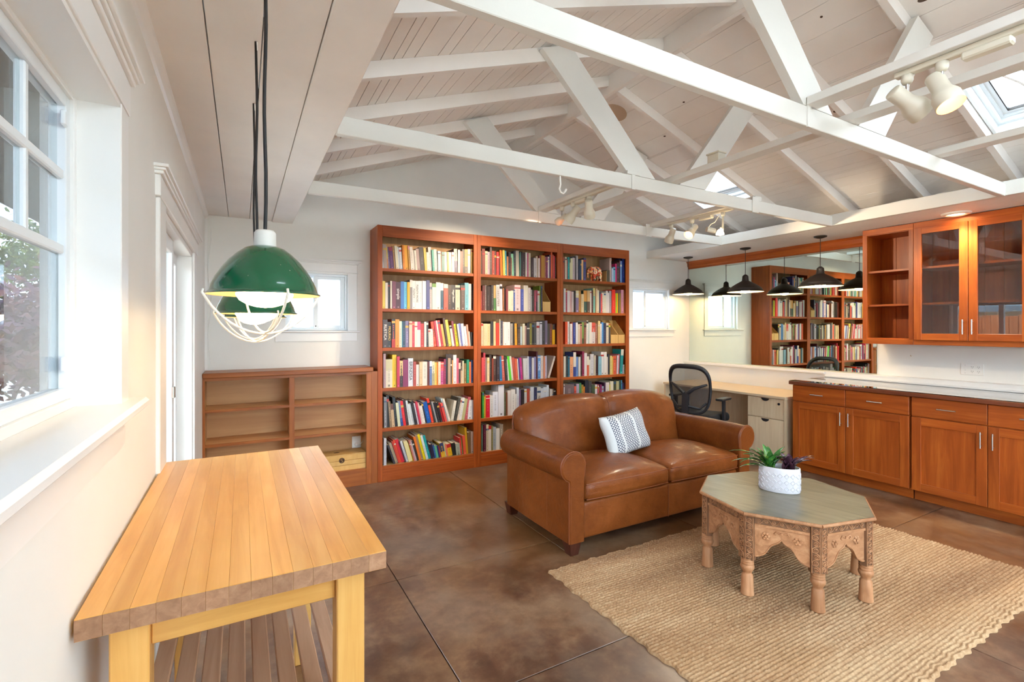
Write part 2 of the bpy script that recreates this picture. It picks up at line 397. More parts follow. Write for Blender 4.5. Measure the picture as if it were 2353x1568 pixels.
wall_r = B('wall_right', 'wall', (XR, YR, 0), (XR + .14, YB, 2.62), kind='structure')
# ------------------------------------------------------------------ ceiling: soffits, deck boards, rafters
ceil = struct('ceiling')
for a, b in ((XL, -0.105), (-0.101, 0.058), (0.062, 0.236)): B('soffit_board', 'ceil', (a, YR, 2.44), (b, YB, 2.462), ceil, 0.002)
B('soffit_beam', 'ceil', (0.239, YR, 2.432), (0.41, YB, 2.60), ceil, 0.004)
mb = MB()
for i in range(18):
    x = 4.901 + i * .047; mb.box((x, YR, 2.432), (min(x + .043, XR), YB, 2.45))
mb.box((4.901, YR, 2.437), (XR, YB, 2.452)); mb.build('beadboard_soffit', 'ceil', ceil)
B('soffit_beam', 'truss', (4.86, YR, 2.43), (4.90, 3.755, 2.535), ceil, 0.002)
B('soffit_fascia', 'truss', (4.872, 3.757, 2.426), (4.899, YB, 2.525), ceil, 0.002)
def slope_board(xa, xb, y0, y1, name, mat, t0=0.0, t1=0.02):
    za, zb = deckz(xa), deckz(xb)
    return MB().prism([(xa, y0, za + t0), (xb, y0, zb + t0), (xb, y0, zb + t1), (xa, y0, za + t1)], (0, y1 - y0, 0)).build(name, mat, ceil)
SKX0, SKX1 = 4.15, 4.78
SKY = [(0.80, 1.365), (3.215, 3.90)]
# every opening in the roof: x range, y range (the two in view, and four unseen ones added for more daylight)
HOLES = [(SKX0, SKX1, *SKY[0]), (SKX0, SKX1, *SKY[1])] + [(a, b, y - .45, y + .45) for y in (-.35, -1.75) for a, b in ((.75, 1.70), (3.74, 4.69))]
def cut_y(xa, xb, y0, y1):
    seg = [(y0, y1)]
    for (ha, hb, hc, hd) in HOLES:
        if xb > ha + .001 and xa < hb - .001:
            new = []
            for a, b in seg:
                if hd <= a or hc >= b: new.append((a, b)); continue
                if hc > a: new.append((a, hc))
                if hd < b: new.append((hd, b))
            seg = new
    return seg
def split_x(x, w):
    xb = x + w
    for h_ in HOLES:
        for c in h_[:2]:
            if x + .001 < c < xb - .001: xb = c
    return xb
x = XL - .1; i = 0
while x < RX - .01:
    xb = min(split_x(x, .133 if i % 2 else .068), RX)
    for a, b in cut_y(x, xb, YR, YB): slope_board(x + .0015, xb - .0015, a, b, 'roof_board', 'ceil')
    x = xb + .001 if xb - x > .05 or True else xb; i += 1
x = RX; i = 0
while x < XR + .08:
    xb = split_x(x, .20 if x < 4.0 else (.133 if i % 2 else .068))
    for a, b in cut_y(x, xb, YR, YB): slope_board(x + .0015, xb - .0015, a, b, 'roof_board', 'ceil')
    x = xb + .001; i += 1
# roof shell above the boards
mb = MB()
def shell(xa, xb, y0, y1): mb.prism([(xa, y0, deckz(xa) + .022), (xb, y0, deckz(xb) + .022), (xb, y0, deckz(xb) + .10), (xa, y0, deckz(xa) + .10)], (0, y1 - y0, 0))
cx_ = sorted({XL - 1.0, RX, XR + .4} | {c for h_ in HOLES for c in h_[:2]})  # left eave drawn out wide to cut skylight at the window
for xa, xb in zip(cx_, cx_[1:]):
    for a, b in cut_y(xa, xb, YR - .4, YB + .4): shell(xa, xb, a, b)
mb.build('roof_shell', 'dark', ceil)
B('ridge_beam', 'ceil', (RX - .02, YR, 3.44), (RX + .02, YB, 3.60), ceil)
RAF = [4.34, 3.755, 3.165, 2.555, 1.96, 1.37, .76, .15, -.46, -1.07, -1.68, -2.29]
TRUSS = (3.755, 2.555, 1.37, .15)
def rafter_mb(xa, xb, y, d=.09):
    za, zb = deckz(xa), deckz(xb); return MB().prism([(xa, y, za - d), (xb, y, zb - d), (xb, y, zb - .001), (xa, y, za - .001)], (0, .04, 0))
def rafters(y, parent):
    if -2.2 < y < .1:
        for xa, xb in ((XL, .74), (1.71, RX - .021), (RX + .021, 3.73), (4.70, XR)): rafter_mb(xa, xb, y).build('rafter', 'ceil', parent)
        return
    rafter_mb(XL, RX - .021, y).build('rafter', 'ceil', parent)
    if y == 3.755:
        rafter_mb(RX + .021, SKX0 - .01, y).build('rafter', 'ceil', parent); rafter_mb(SKX1 + .01, XR, y).build('rafter', 'ceil', parent)
    else: rafter_mb(RX + .021, XR, y).build('rafter', 'ceil', parent)
for y in RAF:
    if y not in TRUSS: rafters(y, ceil)
where = {3.755: 'nearest the bookcases', 2.555: 'in the middle of the room carrying a white hook', 1.37: 'with the largest chord crossing above the coffee table', .15: 'just above the camera'}
for y in TRUSS[:3] + TRUSS[3:]:
    t = thing('roof_truss', 'white painted wooden roof truss ' + where[y], 'truss', (RX, y, 2.42), group='roof trusses')
    off = Vector(t.location); y0 = y - .042
    wb(MB().box((.41, y0, 2.425), (4.86, y0 + .04, 2.52), .003), 'bottom_chord', 'truss', t)
    wb(MB().prism([(1.616, y0, 3.19), (1.835, y0, 3.265), (2.57, y0, 2.521), (2.32, y0, 2.521)][::-1], (0, .04, 0)), 'web', 'truss', t)
    wb(MB().prism([(3.488, y0, 3.31), (3.688, y0, 3.245), (3.10, y0, 2.521), (2.82, y0, 2.521)][::-1], (0, .04, 0)), 'web', 'truss', t)
    wb(MB().box((2.24, y0 - .02, 2.42), (2.40, y0, 2.53), .002) if False else MB().box((2.345, y0 - .006, 2.42), (2.375, y0, 2.528)), 'splice_plate', 'truss', t)
    if y in (2.555, 3.755): wb(MB().box((3.66, y0 - .008, 2.415), (3.74, y0, 2.545), .002), 'splice_plate', 'truss', t)
    if y == 2.555: wb(MB().box((2.30, y0 - .01, 2.52), (2.42, y0 + .05, 2.545), .002), 'cleat', 'truss', t)
    l = t.location
    for xa, xb in (((XL, RX - .021),) + (((RX + .021, SKX0 - .01), (SKX1 + .01, XR)) if y == 3.755 else ((RX + .021, XR),))):
        wb(rafter_mb(xa, xb, y), 'rafter', 'ceil', t)
def brace(label, x, ya, yb): return tag(B('ceiling_brace', 'truss', (x, ya, 2.521), (x + .09, yb, 2.56), bev=.002), label, 'brace', 'flat braces on the truss chords')
brace('white flat brace carrying the three-lamp track by the bookcases', 2.34, 2.56, 3.71)
brace('long white brace running across all the trusses', 2.71, -1.0, 3.755)
brace('white brace carrying the large near pair of spotlights', 2.34, -1.0, 1.325)
brace('white brace carrying the track with the bare-armed spotlight', 3.71, 2.52, 3.75)
brace('white brace beneath the larger skylight', 3.71, -1.0, 1.365)
# skylights: nested frames in the slope plane
def sp(s_, y, n): return (RX + s_ * CA + n * SA, y, RZ - s_ * SA + n * CA)
def slope_box(mb, s0, s1, y0, y1, n0, n1):
    v = [sp(s_, y, n) for n in (n0, n1) for (s_, y) in ((s0, y0), (s1, y0), (s1, y1), (s0, y1))]
    mb.raw(v, [(0, 3, 2, 1), (4, 5, 6, 7), (0, 1, 5, 4), (1, 2, 6, 5), (2, 3, 7, 6), (3, 0, 4, 7)])
def slope_frame(mb, s0, s1, y0, y1, w, n0, n1):
    slope_box(mb, s0, s0 + w, y0, y1, n0, n1); slope_box(mb, s1 - w, s1, y0, y1, n0, n1)
    slope_box(mb, s0 + w, s1 - w, y0, y0 + w, n0, n1); slope_box(mb, s0 + w, s1 - w, y1 - w, y1, n0, n1)
for q, (a, b) in enumerate(SKY):
    t = struct('window_%d' % (q + 5))
    s0, s1 = (SKX0 - RX) / CA, (SKX1 - RX) / CA
    for w, n0, n1 in ((.018, -.015, .05), (.04, .05, .085), (.055, .085, .10), (.085, .10, .135)):
        mb = MB(); slope_frame(mb, s0, s1, a, b, w, n0, n1); mb.build('skylight_frame', 'vinyl', t)
    mb = MB(); slope_box(mb, s0 + .07, s1 - .07, a + .07, b - .07, .118, .122); mb.build('pane', 'glass', t)
    mb = MB(); slope_frame(mb, s0 + .083, s1 - .083, a + .083, b - .083, .006, .099, .118); mb.build('gasket', 'bronze', t)
# ------------------------------------------------------------------ big left window, then glazing added out of view
def big_window(idx, y0, y1):
    t = struct('window_%d' % idx); x0 = XL
    B('jamb', 'trim', (XL - .075, y1 - .002, WZ0), (XL + .012, y1 + .014, WZ1), t); B('jamb', 'trim', (XL - .075, y0 - .014, WZ0), (XL + .012, y0 + .002, WZ1), t)
    B('head_jamb', 'trim', (XL - .075, y0, WZ1 - .012), (XL + .012, y1, WZ1 + .004), t)
    B('casing', 'trim', (XL - .002, y1, WZ0 - .01), (XL + .014, y1 + .085, WZ1), t, .002); B('casing', 'trim', (XL - .002, y0 - .085, WZ0 - .01), (XL + .014, y0, WZ1), t, .002)
    B('header', 'trim', (XL - .002, y0 - .09, WZ1), (XL + .018, y1 + .09, WZ1 + .085), t, .002)
    mb = MB()
    for k_, (a, b, c) in enumerate(((.028, .0, .012), (.036, .012, .022), (.046, .022, .034))): mb.box((XL - .002, y0 - .09 - a + .018, WZ1 + .085 + b), (XL + a, y1 + .09 + a - .018, WZ1 + .085 + c), .002)
    mb.build('header_cap', 'trim', t)
    B('sill', 'trim', (XL - .10, y0 - .12, WZ0 - .028), (XL + .055, y1 + .125, WZ0), t, .008)
    B('apron', 'trim', (XL - .002, y0 - .09, WZ0 - .125), (XL + .006, y1 + .09, WZ0 - .028), t, .002)
    # outer frame, sash and muntins
    f = MB(); X0, X1 = XL - .12, XL - .072
    def frame(mb, xa, xb, ya, yb, za, zb, w):
        mb.box((xa, ya, za), (xb, ya + w, zb), .002); mb.box((xa, yb - w, za), (xb, yb, zb), .002); mb.box((xa, ya + w, za), (xb, yb - w, za + w), .002); mb.box((xa, ya + w, zb - w), (xb, yb - w, zb), .002)
    frame(f, X0, X1, y0, y1, WZ0, WZ1, .022); f.build('frame', 'trim', t)
    f = MB(); frame(f, X0 + .008, X1 - .008, y0 + .022, y1 - .022, WZ0 + .022, WZ1 - .022, .028); s_ = f.build('sash', 'vinyl', t)
    ya, yb, za, zb = y0 + .05, y1 - .05, WZ0 + .05, WZ1 - .05
    r1, r2 = 1.645, 1.82
    for z in (r1, r2): B('muntin', 'vinyl', (X0 + .014, ya, z - .011), (X1 - .012, yb, z + .011), t, .003)
    n = 5
    for i in range(1, n):
        y = yb - i * (yb - ya) / n; B('muntin', 'vinyl', (X0 + .016, y - .009, r1), (X1 - .014, y + .009, zb), t, .003)
    B('lower_pane', 'glass', (X0 + .022, ya, za), (X0 + .026, yb, r1 - .011), t)
    for i in range(n):
        a, b = yb - (i + 1) * (yb - ya) / n + .009, yb - i * (yb - ya) / n - .009
        B('pane', 'glass', (X0 + .022, a, r1 + .011), (X0 + .026, b, r2 - .011), t); B('pane', 'glass', (X0 + .022, a, r2 + .011), (X0 + .026, b, zb), t)
    B('insect_screen', 'screen', (X0 + .006, y0 + .022, WZ0 + .022), (X0 + .0065, y1 - .022, WZ1 - .022), t)
    for z in (1.36, 1.93): B('sash_lock', 'vinyl', (X1 - .014, y1 - .075, z), (X1 - .004, y1 - .05, z + .035), t, .003)
big_window(1, WY0, WY1)
t = struct('window_2'); f = MB()  # unseen glazing, added and enlarged to light the right side
for a, b in ((-2.55, -2.49), (-1.48, -1.42), (-.41, -.35)): f.box((XL - .12, a, .05), (XL - .07, b, 2.08), .003)
for a, b in ((.05, .12), (2.02, 2.08)): f.box((XL - .12, -2.49, a), (XL - .07, -.41, b), .003)
f.build('frame', 'vinyl', t)
for a, b in ((-2.49, -1.48), (-1.42, -.41)): B('pane', 'glass', (XL - .098, a, .12), (XL - .093, b, 2.02), t)
# crown strip where the left wall meets the soffit, cable in the corner
tr = MB().prism([(XL, YR, 2.44), (XL + .028, YR, 2.44), (XL + .024, YR, 2.428), (XL + .010, YR, 2.412), (XL, YR, 2.405)], (0, YB - YR, 0)).build('trim_1', 'trim', kind='structure')
B('trim_2', 'trim', (XL, YB - .02, 1.1), (XL + .018, YB, 2.44), kind='structure')
mb = MB().tube([(XL + .035 + .012 * sin(i * .9), YB - .006, 2.42 - i * .085) for i in range(16)], .0025, 5); tag(mb.build('wall_cable', 'trim'), 'thin white cable hanging down the far corner of the wall', 'cable')
# ------------------------------------------------------------------ glass sliding door
t = struct('door_1')
for a, b in ((DY0 - .17, DY0), (DY1, DY1 + .17)): B('casing', 'trim', (XL - .002, a, 0), (XL + .014, b, DZ), t, .003)
B('header', 'trim', (XL - .002, DY0 - .19, DZ), (XL + .018, DY1 + .19, DZ + .08), t, .003)
mb = MB()
for a, b, c in ((.028, .0, .012), (.036, .012, .022), (.046, .022, .034)): mb.box((XL - .002, DY0 - .19 - a + .018, DZ + .08 + b), (XL + a, DY1 + .19 + a - .018, DZ + .08 + c), .002)
mb.build('header_cap', 'trim', t)
B('head_jamb', 'trim', (XL - .14, DY0, DZ - .03), (XL, DY1, DZ), t, .002); B('jamb', 'trim', (XL - .14, DY0 - .001, 0), (XL, DY0 + .012, DZ - .03), t, .002); B('jamb', 'trim', (XL - .14, DY1 - .012, 0), (XL, DY1 + .001, DZ - .03), t, .002)
B('threshold', 'silver', (XL - .14, DY0, 0), (XL - .02, DY1, .02), t)
for (a, b, xo) in ((DY0 + .012, 3.10, -.07), (3.04, DY1 - .012, -.115)):
    f = MB(); xa, xb = XL + xo, XL + xo + .035
    f.box((xa, a, .02), (xb, a + .06, DZ - .03), .003); f.box((xa, b - .06, .02), (xb, b, DZ - .03), .003); f.box((xa, a + .06, .02), (xb, b - .06, .10), .003); f.box((xa, a + .06, DZ - .10), (xb, b - .06, DZ - .03), .003)
    f.build('sliding_panel', 'vinyl', t); B('pane', 'glass', (xa + .015, a + .06, .10), (xa + .020, b - .06, DZ - .10), t)
B('handle', 'vinyl', (XL - .036, 2.405, .98), (XL - .006, 2.425, 1.18), t, .004); B('latch', 'bronze', (XL - .036, 2.425, 1.05), (XL - .02, 2.432, 1.12), t)
B('lock_keeper', 'silver', (XL - .036, 3.02, 1.10), (XL - .022, 3.05, 1.16), t, .003)
# ------------------------------------------------------------------ small frosted windows in the back wall
def small_window(idx, o):
    x0, x1, z0, z1 = o; t = struct('window_%d' % idx); y = YB
    for a, b in ((x0 - .087, x0), (x1, x1 + .087)): B('casing', 'trim', (a, y - .012, z0), (b, y, z1 + .012), t, .002)
    B('header_bead', 'trim', (x0 - .10, y - .018, z1 + .012), (x1 + .10, y, z1 + .022), t, .002); B('header', 'trim', (x0 - .087, y - .013, z1 + .022), (x1 + .087, y, z1 + .10), t, .002)
    mb = MB()
    for a, b, c in ((.012, .0, .01), (.022, .01, .02), (.034, .02, .032)): mb.box((x0 - .087 - a, y - .012 - a, z1 + .10 + b), (x1 + .087 + a, y, z1 + .10 + c), .002)
    mb.build('header_cap', 'trim', t)
    B('sill', 'trim', (x0 - .115, y - .04, z0 - .016), (x1 + .115, y + .08, z0), t, .004); B('apron', 'trim', (x0 - .087, y - .013, z0 - .10), (x1 + .087, y, z0 - .016), t, .002)
    f = MB(); w = .022
    for a, b, c, d in ((x0, x0 + w, z0, z1), (x1 - w, x1, z0, z1), (x0 + w, x1 - w, z0, z0 + w), (x0 + w, x1 - w, z1 - w, z1)): f.box((a, y + .03, c), (b, y + .10, d), .003)
    f.build('frame', 'vinyl', t)
    xm = x0 + (x1 - x0) * (.46 if idx == 3 else .38)
    for a, b, yo in ((xm - .01, x1 - w, .045), (x0 + w, xm + .03, .07)):
        f = MB(); s_ = .042 if yo < .05 else .026
        for p in ((a, a + s_, z0 + w, z1 - w), (b - s_, b, z0 + w, z1 - w), (a + s_, b - s_, z0 + w, z0 + w + s_ * .7), (a + s_, b - s_, z1 - w - s_ * .7, z1 - w)): f.box((p[0], y + yo, p[2]), (p[1], y + yo + .022, p[3]), .003)
        f.build('sash', 'vinyl', t); B('pane', 'frost', (a + s_, y + yo + .01, z0 + w + s_ * .7), (b - s_, y + yo + .013, z1 - w - s_ * .7), t)
    B('latch', 'vinyl', (xm - .005, y + .036, (z0 + z1) / 2 - .02), (xm + .012, y + .046, (z0 + z1) / 2 + .03), t, .003)
    MB().cyl((xm + .012, y + .043, z0 + .045), (xm + .012, y + .046, z0 + .045), .006, n=10).build('screw', 'bronze', t)
small_window(3, V1); small_window(4, V2)
# glazing added in the unseen rear wall to let in daylight
for q, (a, b) in enumerate(((1.0, 2.6), (2.8, 4.4))):
    t = struct('window_%d' % (q + 8)); f = MB()
    for p in ((a, a + .06), ((a + b) / 2 - .03, (a + b) / 2 + .03), (b - .06, b)): f.box((p[0], YR - .10, .3), (p[1], YR - .05, 2.1), .003)
    f.box((a, YR - .10, .3), (b, YR - .05, .38)); f.box((a, YR - .10, 2.03), (b, YR - .05, 2.1)); f.build('frame', 'vinyl', t)
    m_ = (a + b) / 2
    for p in ((a + .06, m_ - .03), (m_ + .03, b - .06)): B('pane', 'glass', (p[0], YR - .078, .38), (p[1], YR - .074, 2.03), t)
t = struct('window_7')  # gable glazing added out of view to light trusses and ceiling
for a, b in ((1.0, RX), (RX, 4.44)): MB().prism([(a, YR - .08, 2.5), (b, YR - .08, 2.5), (b, YR - .08, deckz(b)), (a, YR - .08, deckz(a))], (0, .005, 0)).build('pane', 'glass', t)
B('mullion', 'vinyl', (RX - .03, YR - .10, 2.5), (RX + .03, YR - .04, RZ), t)
# ------------------------------------------------------------------ outside: ground, fence, neighbour, trees
M['ground'] = paint('pale_bounce_ground', '#d8d2c6', 0.9, 0.08, 0.2)  # ground made pale to bounce daylight up to the ceiling
gd = MB().raw([(-40, -40, -.2), (40, -40, -.2), (40, 40, -.2), (-40, 40, -.2)], [(0, 1, 2, 3)]).build('ground', 'ground', kind='structure')
M['cedar'] = wood('red_cedar', ['#a5603f', '#b87350', '#c98662'], 'z', 0.7, 0.8)
M['shingle'] = paint('roof_shingle', '#707a84', 0.8, 0.12, 0.3, 12)
M['stucco'] = paint('neighbour_stucco', '#b5ab9a', 0.8, 0.05, 0.1)
fence = thing('garden_fence', 'reddish cedar board fence beyond the window', 'fence', (-3.3, 2.0, -.2))
pm = MB().box((-.012, -.068, 0), (.012, .068, 1.93), .004).mesh('plank', 'cedar')
for i in range(84):
    o = link('plank', pm, fence); o.location = (0, (i - 42) * .142, .02 * sin(i * 1.7))
for z in (.35, 1.62): B('rail', 'cedar', (-.06, -6, z), (-.013, 6, z + .09), fence)
h = thing('neighbour_house', 'neighbouring house with grey shingle roof beyond the fence', 'house', (-9.5, 3.0, -.2))
B('wall', 'stucco', (-3, -6, 0), (2.2, 6, 2.2), h); MB().prism([(2.9, -6.6, 2.1), (2.9, -6.6, 2.25), (-3.2, -6.6, 4.3), (-3.2, -6.6, 4.15)][::-1], (0, 13.2, 0)).build('roof', 'shingle', h)
for y in (-1.2, .1, 1.2): MB().cyl((.5, y, 2.9), (.5, y, 3.5), .06).build('roof_vent', 'vinyl', h)
def leafmat(name, cs):
    k = NT(name); oi = k.coords((1, 1, 1)); n = k.noise(oi, 2.5, 3); k.link(k.ramp(n, [(0.3, cs[0]), (0.5, cs[1]), (0.7, cs[2])]), k.p.inputs['Base Color']); k.p.inputs['Roughness'].default_value = .6; return k.m
M['redleaf'] = leafmat('plum_leaves', ['#3c2440', '#6a3450', '#a0603c']); M['greenleaf'] = leafmat('garden_leaves', ['#34451f', '#66742c', '#b0a23c'])
M['bark'] = paint('bark', '#5b5048', 0.9, 0.2, 0.4)
def branch_tree(t, h, seed, spread, depth=4):
    rnd = random.Random(seed); mb = MB(); tips = []
    def rec(p, d, L, r, n):
        pts = [p]; q = p
        for i in range(3):
            d = (d + Vector((rnd.uniform(-.2, .2), rnd.uniform(-.2, .2), rnd.uniform(-.05, .12)))).normalized(); q = q + d * L / 3; pts.append(q)
        mb.tube(pts, [r, r * .9, r * .8, r * .65], 5)
        if n == 0: tips.append(q); return
        for i in range(3 if n > 1 else 2):
            a = rnd.uniform(0, 2 * pi); nd = (d + Vector((cos(a) * spread, sin(a) * spread, rnd.uniform(-.1, .4)))).normalized(); rec(pts[-1 - rnd.randint(0, 1)], nd, L * rnd.uniform(.6, .8), r * .6, n - 1)
    rec(Vector((0, 0, 0)), Vector((0, 0, 1)), h, .03 * h, depth); mb.build('trunk', 'bark', t); return tips
def leafy(t, tips, mat, n, rad, size, seed):
    rnd = random.Random(seed); mb = MB()
    for p in tips:
        for i in range(n):
            c = p + Vector((rnd.gauss(0, rad), rnd.gauss(0, rad), rnd.gauss(0, rad))); u = Vector((rnd.uniform(-1, 1), rnd.uniform(-1, 1), rnd.uniform(-1, 1))).normalized(); w = u.orthogonal().normalized()
            mb.raw([c - u * size, c + w * size * .5, c + u * size, c - w * size * .5], [(0, 1, 2, 3)])
    mb.build('foliage', mat, t, kind='stuff')
for nm, lab, loc, sd, mt, hh in (('plum_tree', 'purple-leaved tree seen through the large window', (-1.55, 6.0, -.2), 3, 'redleaf', .8), ('plum_tree', 'second purple-leaved tree farther along the garden', (-2.3, 9.4, -.2), 8, 'redleaf', .9), ('garden_tree', 'yellow-green tree beyond the corner of the garden', (-3.0, 11.5, -.2), 5, 'greenleaf', 1.4), ('garden_tree', 'unseen leafy green tree added to shade the window', (-1.75, .1, -.2), 6, 'greenleaf', .68)):  # last tree is unseen, added to keep daylight off the jamb
    t = thing(nm, lab, 'tree', loc); leafy(t, branch_tree(t, hh, sd, .85), mt, 80, .2, .05, sd)
t = thing('bare_tree', 'bare branching tree seen through the skylights', 'tree', (9.6, 3.0, -.2)); branch_tree(t, 3.2, 11, .9, 5)
# ------------------------------------------------------------------ bookcases
FY = 4.615; UN = [(1.12, 2.157), (2.159, 3.212), (3.214, 4.269)]; BH = 2.443
SHZ = [2.035, 1.65, 1.274, .887, .504, .145]
BCN = ['tall red-brown bookcase beside the empty low shelf', 'middle red-brown tall bookcase behind the sofa back', 'tall red-brown bookcase next to the small window']
for q, (x0, x1) in enumerate(UN):
    t = thing('bookcase', BCN[q], 'bookcase', (x0, FY, 0), group='tall bookcases'); w = x1 - x0; D = YB - FY - .003
    for a, b in ((0, .02), (w - .02, w)): B('side_panel', 'bookz', (a, .018, 0), (b, D, BH - .001), t, .001)
    sl = .045 if q == 0 else .04; sr = .055 if q == 2 else .04
    B('stile', 'bookz', (0, 0, 0), (sl, .018, BH), t, .0015); B('stile', 'bookz', (w - sr, 0, 0), (w, .018, BH), t, .0015)
    B('top_rail', 'bookx', (sl, 0, 2.335), (w - sr, .018, BH), t, .0015); B('bottom_rail', 'bookx', (sl, 0, 0), (w - sr, .018, .115), t, .0015)
    B('back_panel', 'backply', (.02, D - .008, .1), (w - .02, D, BH - .03), t); B('top', 'bookx', (.02, .018, BH - .03), (w - .02, D - .01, BH - .001), t)
    for z in SHZ:
        s_ = B('shelf', 'plyx', (.021, .026, z - .028), (w - .021, D - .009, z), t); B('shelf_edge', 'bookx', (.021, .008, z - .03), (w - .021, .026, z), s_, .001)
# ------------------------------------------------------------------ books (left edge at the base, top edge, colour, lean), read off each shelf
R = {}
R[0, 0] = (840, 510, 8.711, 2160, "340,440,ddd,-10 372,450,b9a49a,-25 440,500,d08040|d9c030@.45,-30 468,500,7a6a90,-35 505,500,5a2060|9a2040@.82,-45 580,485,b58a5a,-40 615,480,e6dfc8,-40 670,500,c5d3e6,-40 705,515,dde5f0,-35 755,465,e58a1a,-25 795,465,efae1e,-25 875,485,c99a55|e08a9a@.85,-30 910,505,e8e0d8,-35 970,565,e5ddd5,-30 1000,570,e8e4d8,-30 1038,535,b59a98,-35 1100,505,3a3235,-35 1185,530,e5c045,-30 1235,610,ece8e4,-20 1285,505,d8d5d5,-30 1345,560,25a898,-25 1385,550,dcd8d4,-25 1450,585,c5d5de,-10 1505,590,a07868,-10 1535,600,4a8a88,0 1590,600,e6dccc,-10 1650,600,ecc050,-10 1680,605,ead8c8,-10 1735,605,eee8e0,-5 1785,540,4a3a68|c5c8a0@.5,-15 1850,560,e8e0d0,0 1895,590,d84a3a,0 1945,545,3a3030,0 1995,545,6a5a4a|eda040@.28,0 2050,545,efe6d8,0 2103,545,2a2626,0 2115,545,e8b850,0")
R[0, 1] = (860, 630, 8.7125, 1995, "172,140,e8d055,0 230,170,e0d8d0,0 280,165,3a2528,0 322,140,e8e0d4,0 360,145,7a3a55,0 430,160,4a2238,0 530,150,3a78c8,0 598,158,6ac5ea,0 658,162,eab010,0 712,118,8a8488|e0dcd8@.75,0 765,132,e8e6e6,0 830,138,e8e6e6,0 895,138,e6e4e6,0 965,138,e6e6ec,0 1040,125,454a88,0 1110,175,c8bcbc,0 1160,190,dcdcd0|6a9a40@.86,0 1240,165,e4dcd8,0 1330,180,24506a|e0e0e0@.72,0 1395,200,e85a48|e8dccc@.84,0 1480,220,4a3a34,0 1545,218,2e2628,0 1632,222,dcccb4,0 1730,225,5c4a44,0 1815,175,7abcd0,0 1895,195,eee6de,0 1945,200,3a3034,0")
R[0, 2] = (860, 630, 8.7125, 1985, "175,915,4a3a3c,0 270,960,2a2626,0 350,900,b83028|2a2626@.3,0 420,910,f09a3a,0 500,945,e0e0d0,0 555,950,4aa8c0,0 572,945,2a4460,0 632,940,8a80a8,0 700,945,e0c4ae,0 762,955,c84050,0 812,955,e0dcd4,0 868,955,c8dce0|d84878@.68,0 932,990,c03838,0 1005,955,e2d8d8,0 1050,950,3a3a42,0 1088,1100,d4ccc8,-10 1132,1100,e8e0dc,-15 1190,950,e04a30,-60 1260,935,c8405a,-70 1300,930,e8dcd8,-80 1345,925,b83a40,-85 1400,1000,e0b860,-75 1452,880,5a4038,-85 1495,915,f0e060,-85 1565,1030,e8dcd8,-60 1610,940,8a4050,-60 1650,995,f0e000,-70 1708,1000,d0d0d8,-60 1742,985,7880c0,-62 1785,990,e0e0e8,-50 1840,1045,ece4e4,-45 1880,1010,d89880,-40 1915,1150,e0d4c8,-25 1945,1165,2c2828,-15")
R[0, 3] = (860, 800, 8.7125, 1990, "185,115,b89aa4,0 235,230,e4dcc8|cfc8a0@.6,0 370,140,f0c820,0 455,170,c83058,0 510,255,3a3030|e8c888@.42,0 575,238,8a3060,0 682,210,dfe4f0,0 785,275,b04a44,0 842,335,e8e4e0,0 905,282,ecc8a0,0 968,275,e4e0d4,0 1060,275,6a3430,0 1105,262,7088c0|dcdcec@.7,0 1155,270,b8b088|e0dcc0@.5,0 1210,290,ecc860,0 1255,290,e88828,0 1280,275,e8d8c4,0 1328,280,b84a80|e05858@.6,0 1402,225,9a3058,0 1438,200,302a30,0 1475,205,b89a80,0 1530,240,3a3434,0 1562,245,d89a50,0 1588,140,dfdce2,0 1655,205,d06078,0 1700,300,4a3a34|e0d0b8@.7,0 1740,250,d0b090|3a2c28@.55,0 1772,260,e8d8b8,0 1800,310,8a7040,0 1848,235,1a8a68,0 1898,280,e87028,0 1942,245,3a5080,0")
R[0, 4] = (860, 800, 8.7125, 2015, "195,985,8a8a90,-5 255,950,2a2a2c,-15 310,1065,8a7458,-40 359,1120,d8b890|6a4038@.75,-40 415,985,26282e,-50 474,1090,d4d8b8,-50 530,1060,1c4890|7888a8@.32,-60 592,1055,e82830,-70 646,1030,3a2228,-75 700,1050,dce4e8,-80 752,1110,e0e4e4,-80 818,1055,221e24,-95 871,1100,e0d4e0,-90 906,1065,c83050,-90 948,1090,e0c8c4,-85 978,1150,e8e4dc,-75 1031,1105,262a38,-85 1072,1070,1458b0,-95 1155,1000,e84020,-105 1203,1050,2a2426,-110 1250,1070,a8a8a8,-105 1286,1075,262026,-100 1333,1080,2a2426,-95 1375,1095,d83030,-95 1416,1090,e05048,-100 1463,1005,c0d8dc,-125 1493,1005,ece8dc,-130 1535,1060,e0dccc,70 1590,1000,4a4a44,95 1647,1005,e8e0d4,85 1700,1000,e8e8e8,75 1748,1020,b8b888,75 1813,985,c06068,75 1872,1045,e8e8ec,35 1955,1050,e4dcdc,8")
R[0, 5] = (860, 930, 7.353, 1690, "160,570,d8dce8,0 330,665,2e2a34,-115 365,640,c8b494,-118 412,610,c84030,-120 440,585,e8502e,-122 470,575,d82838,-120 525,620,4a3048,-112 548,605,dce0e8,-112 585,600,e8dca0,-100 652,640,f0c800,-95 670,590,c07060,-98 697,600,d8c0c8,-98 730,600,2e221c,-100 760,530,e87828,-105 800,500,9a8268,-110 840,490,f0dc00,-112 880,505,d8e0e0,-108 918,510,18a0a4,-105 968,600,3a2838,-85 985,660,242040,-55 1030,680,2a60a8,-42 1058,690,60b898,-42 1095,690,2a2c60,-38 1118,710,d02858,-36 1140,640,e0b030|303a68@.38,-45 1205,650,c8d0a0,-40 1230,670,e07860,-36 1260,660,e0b020|c03030@.7,-36 1330,650,262626,-22 1390,650,a8b0a0,-22 1460,560,d83030,-26 1490,570,90d070,-30 1512,520,e05840,-28 1555,385,c89820,-32 1590,470,7a5a3a,-15 1640,465,e8c8b0,0")
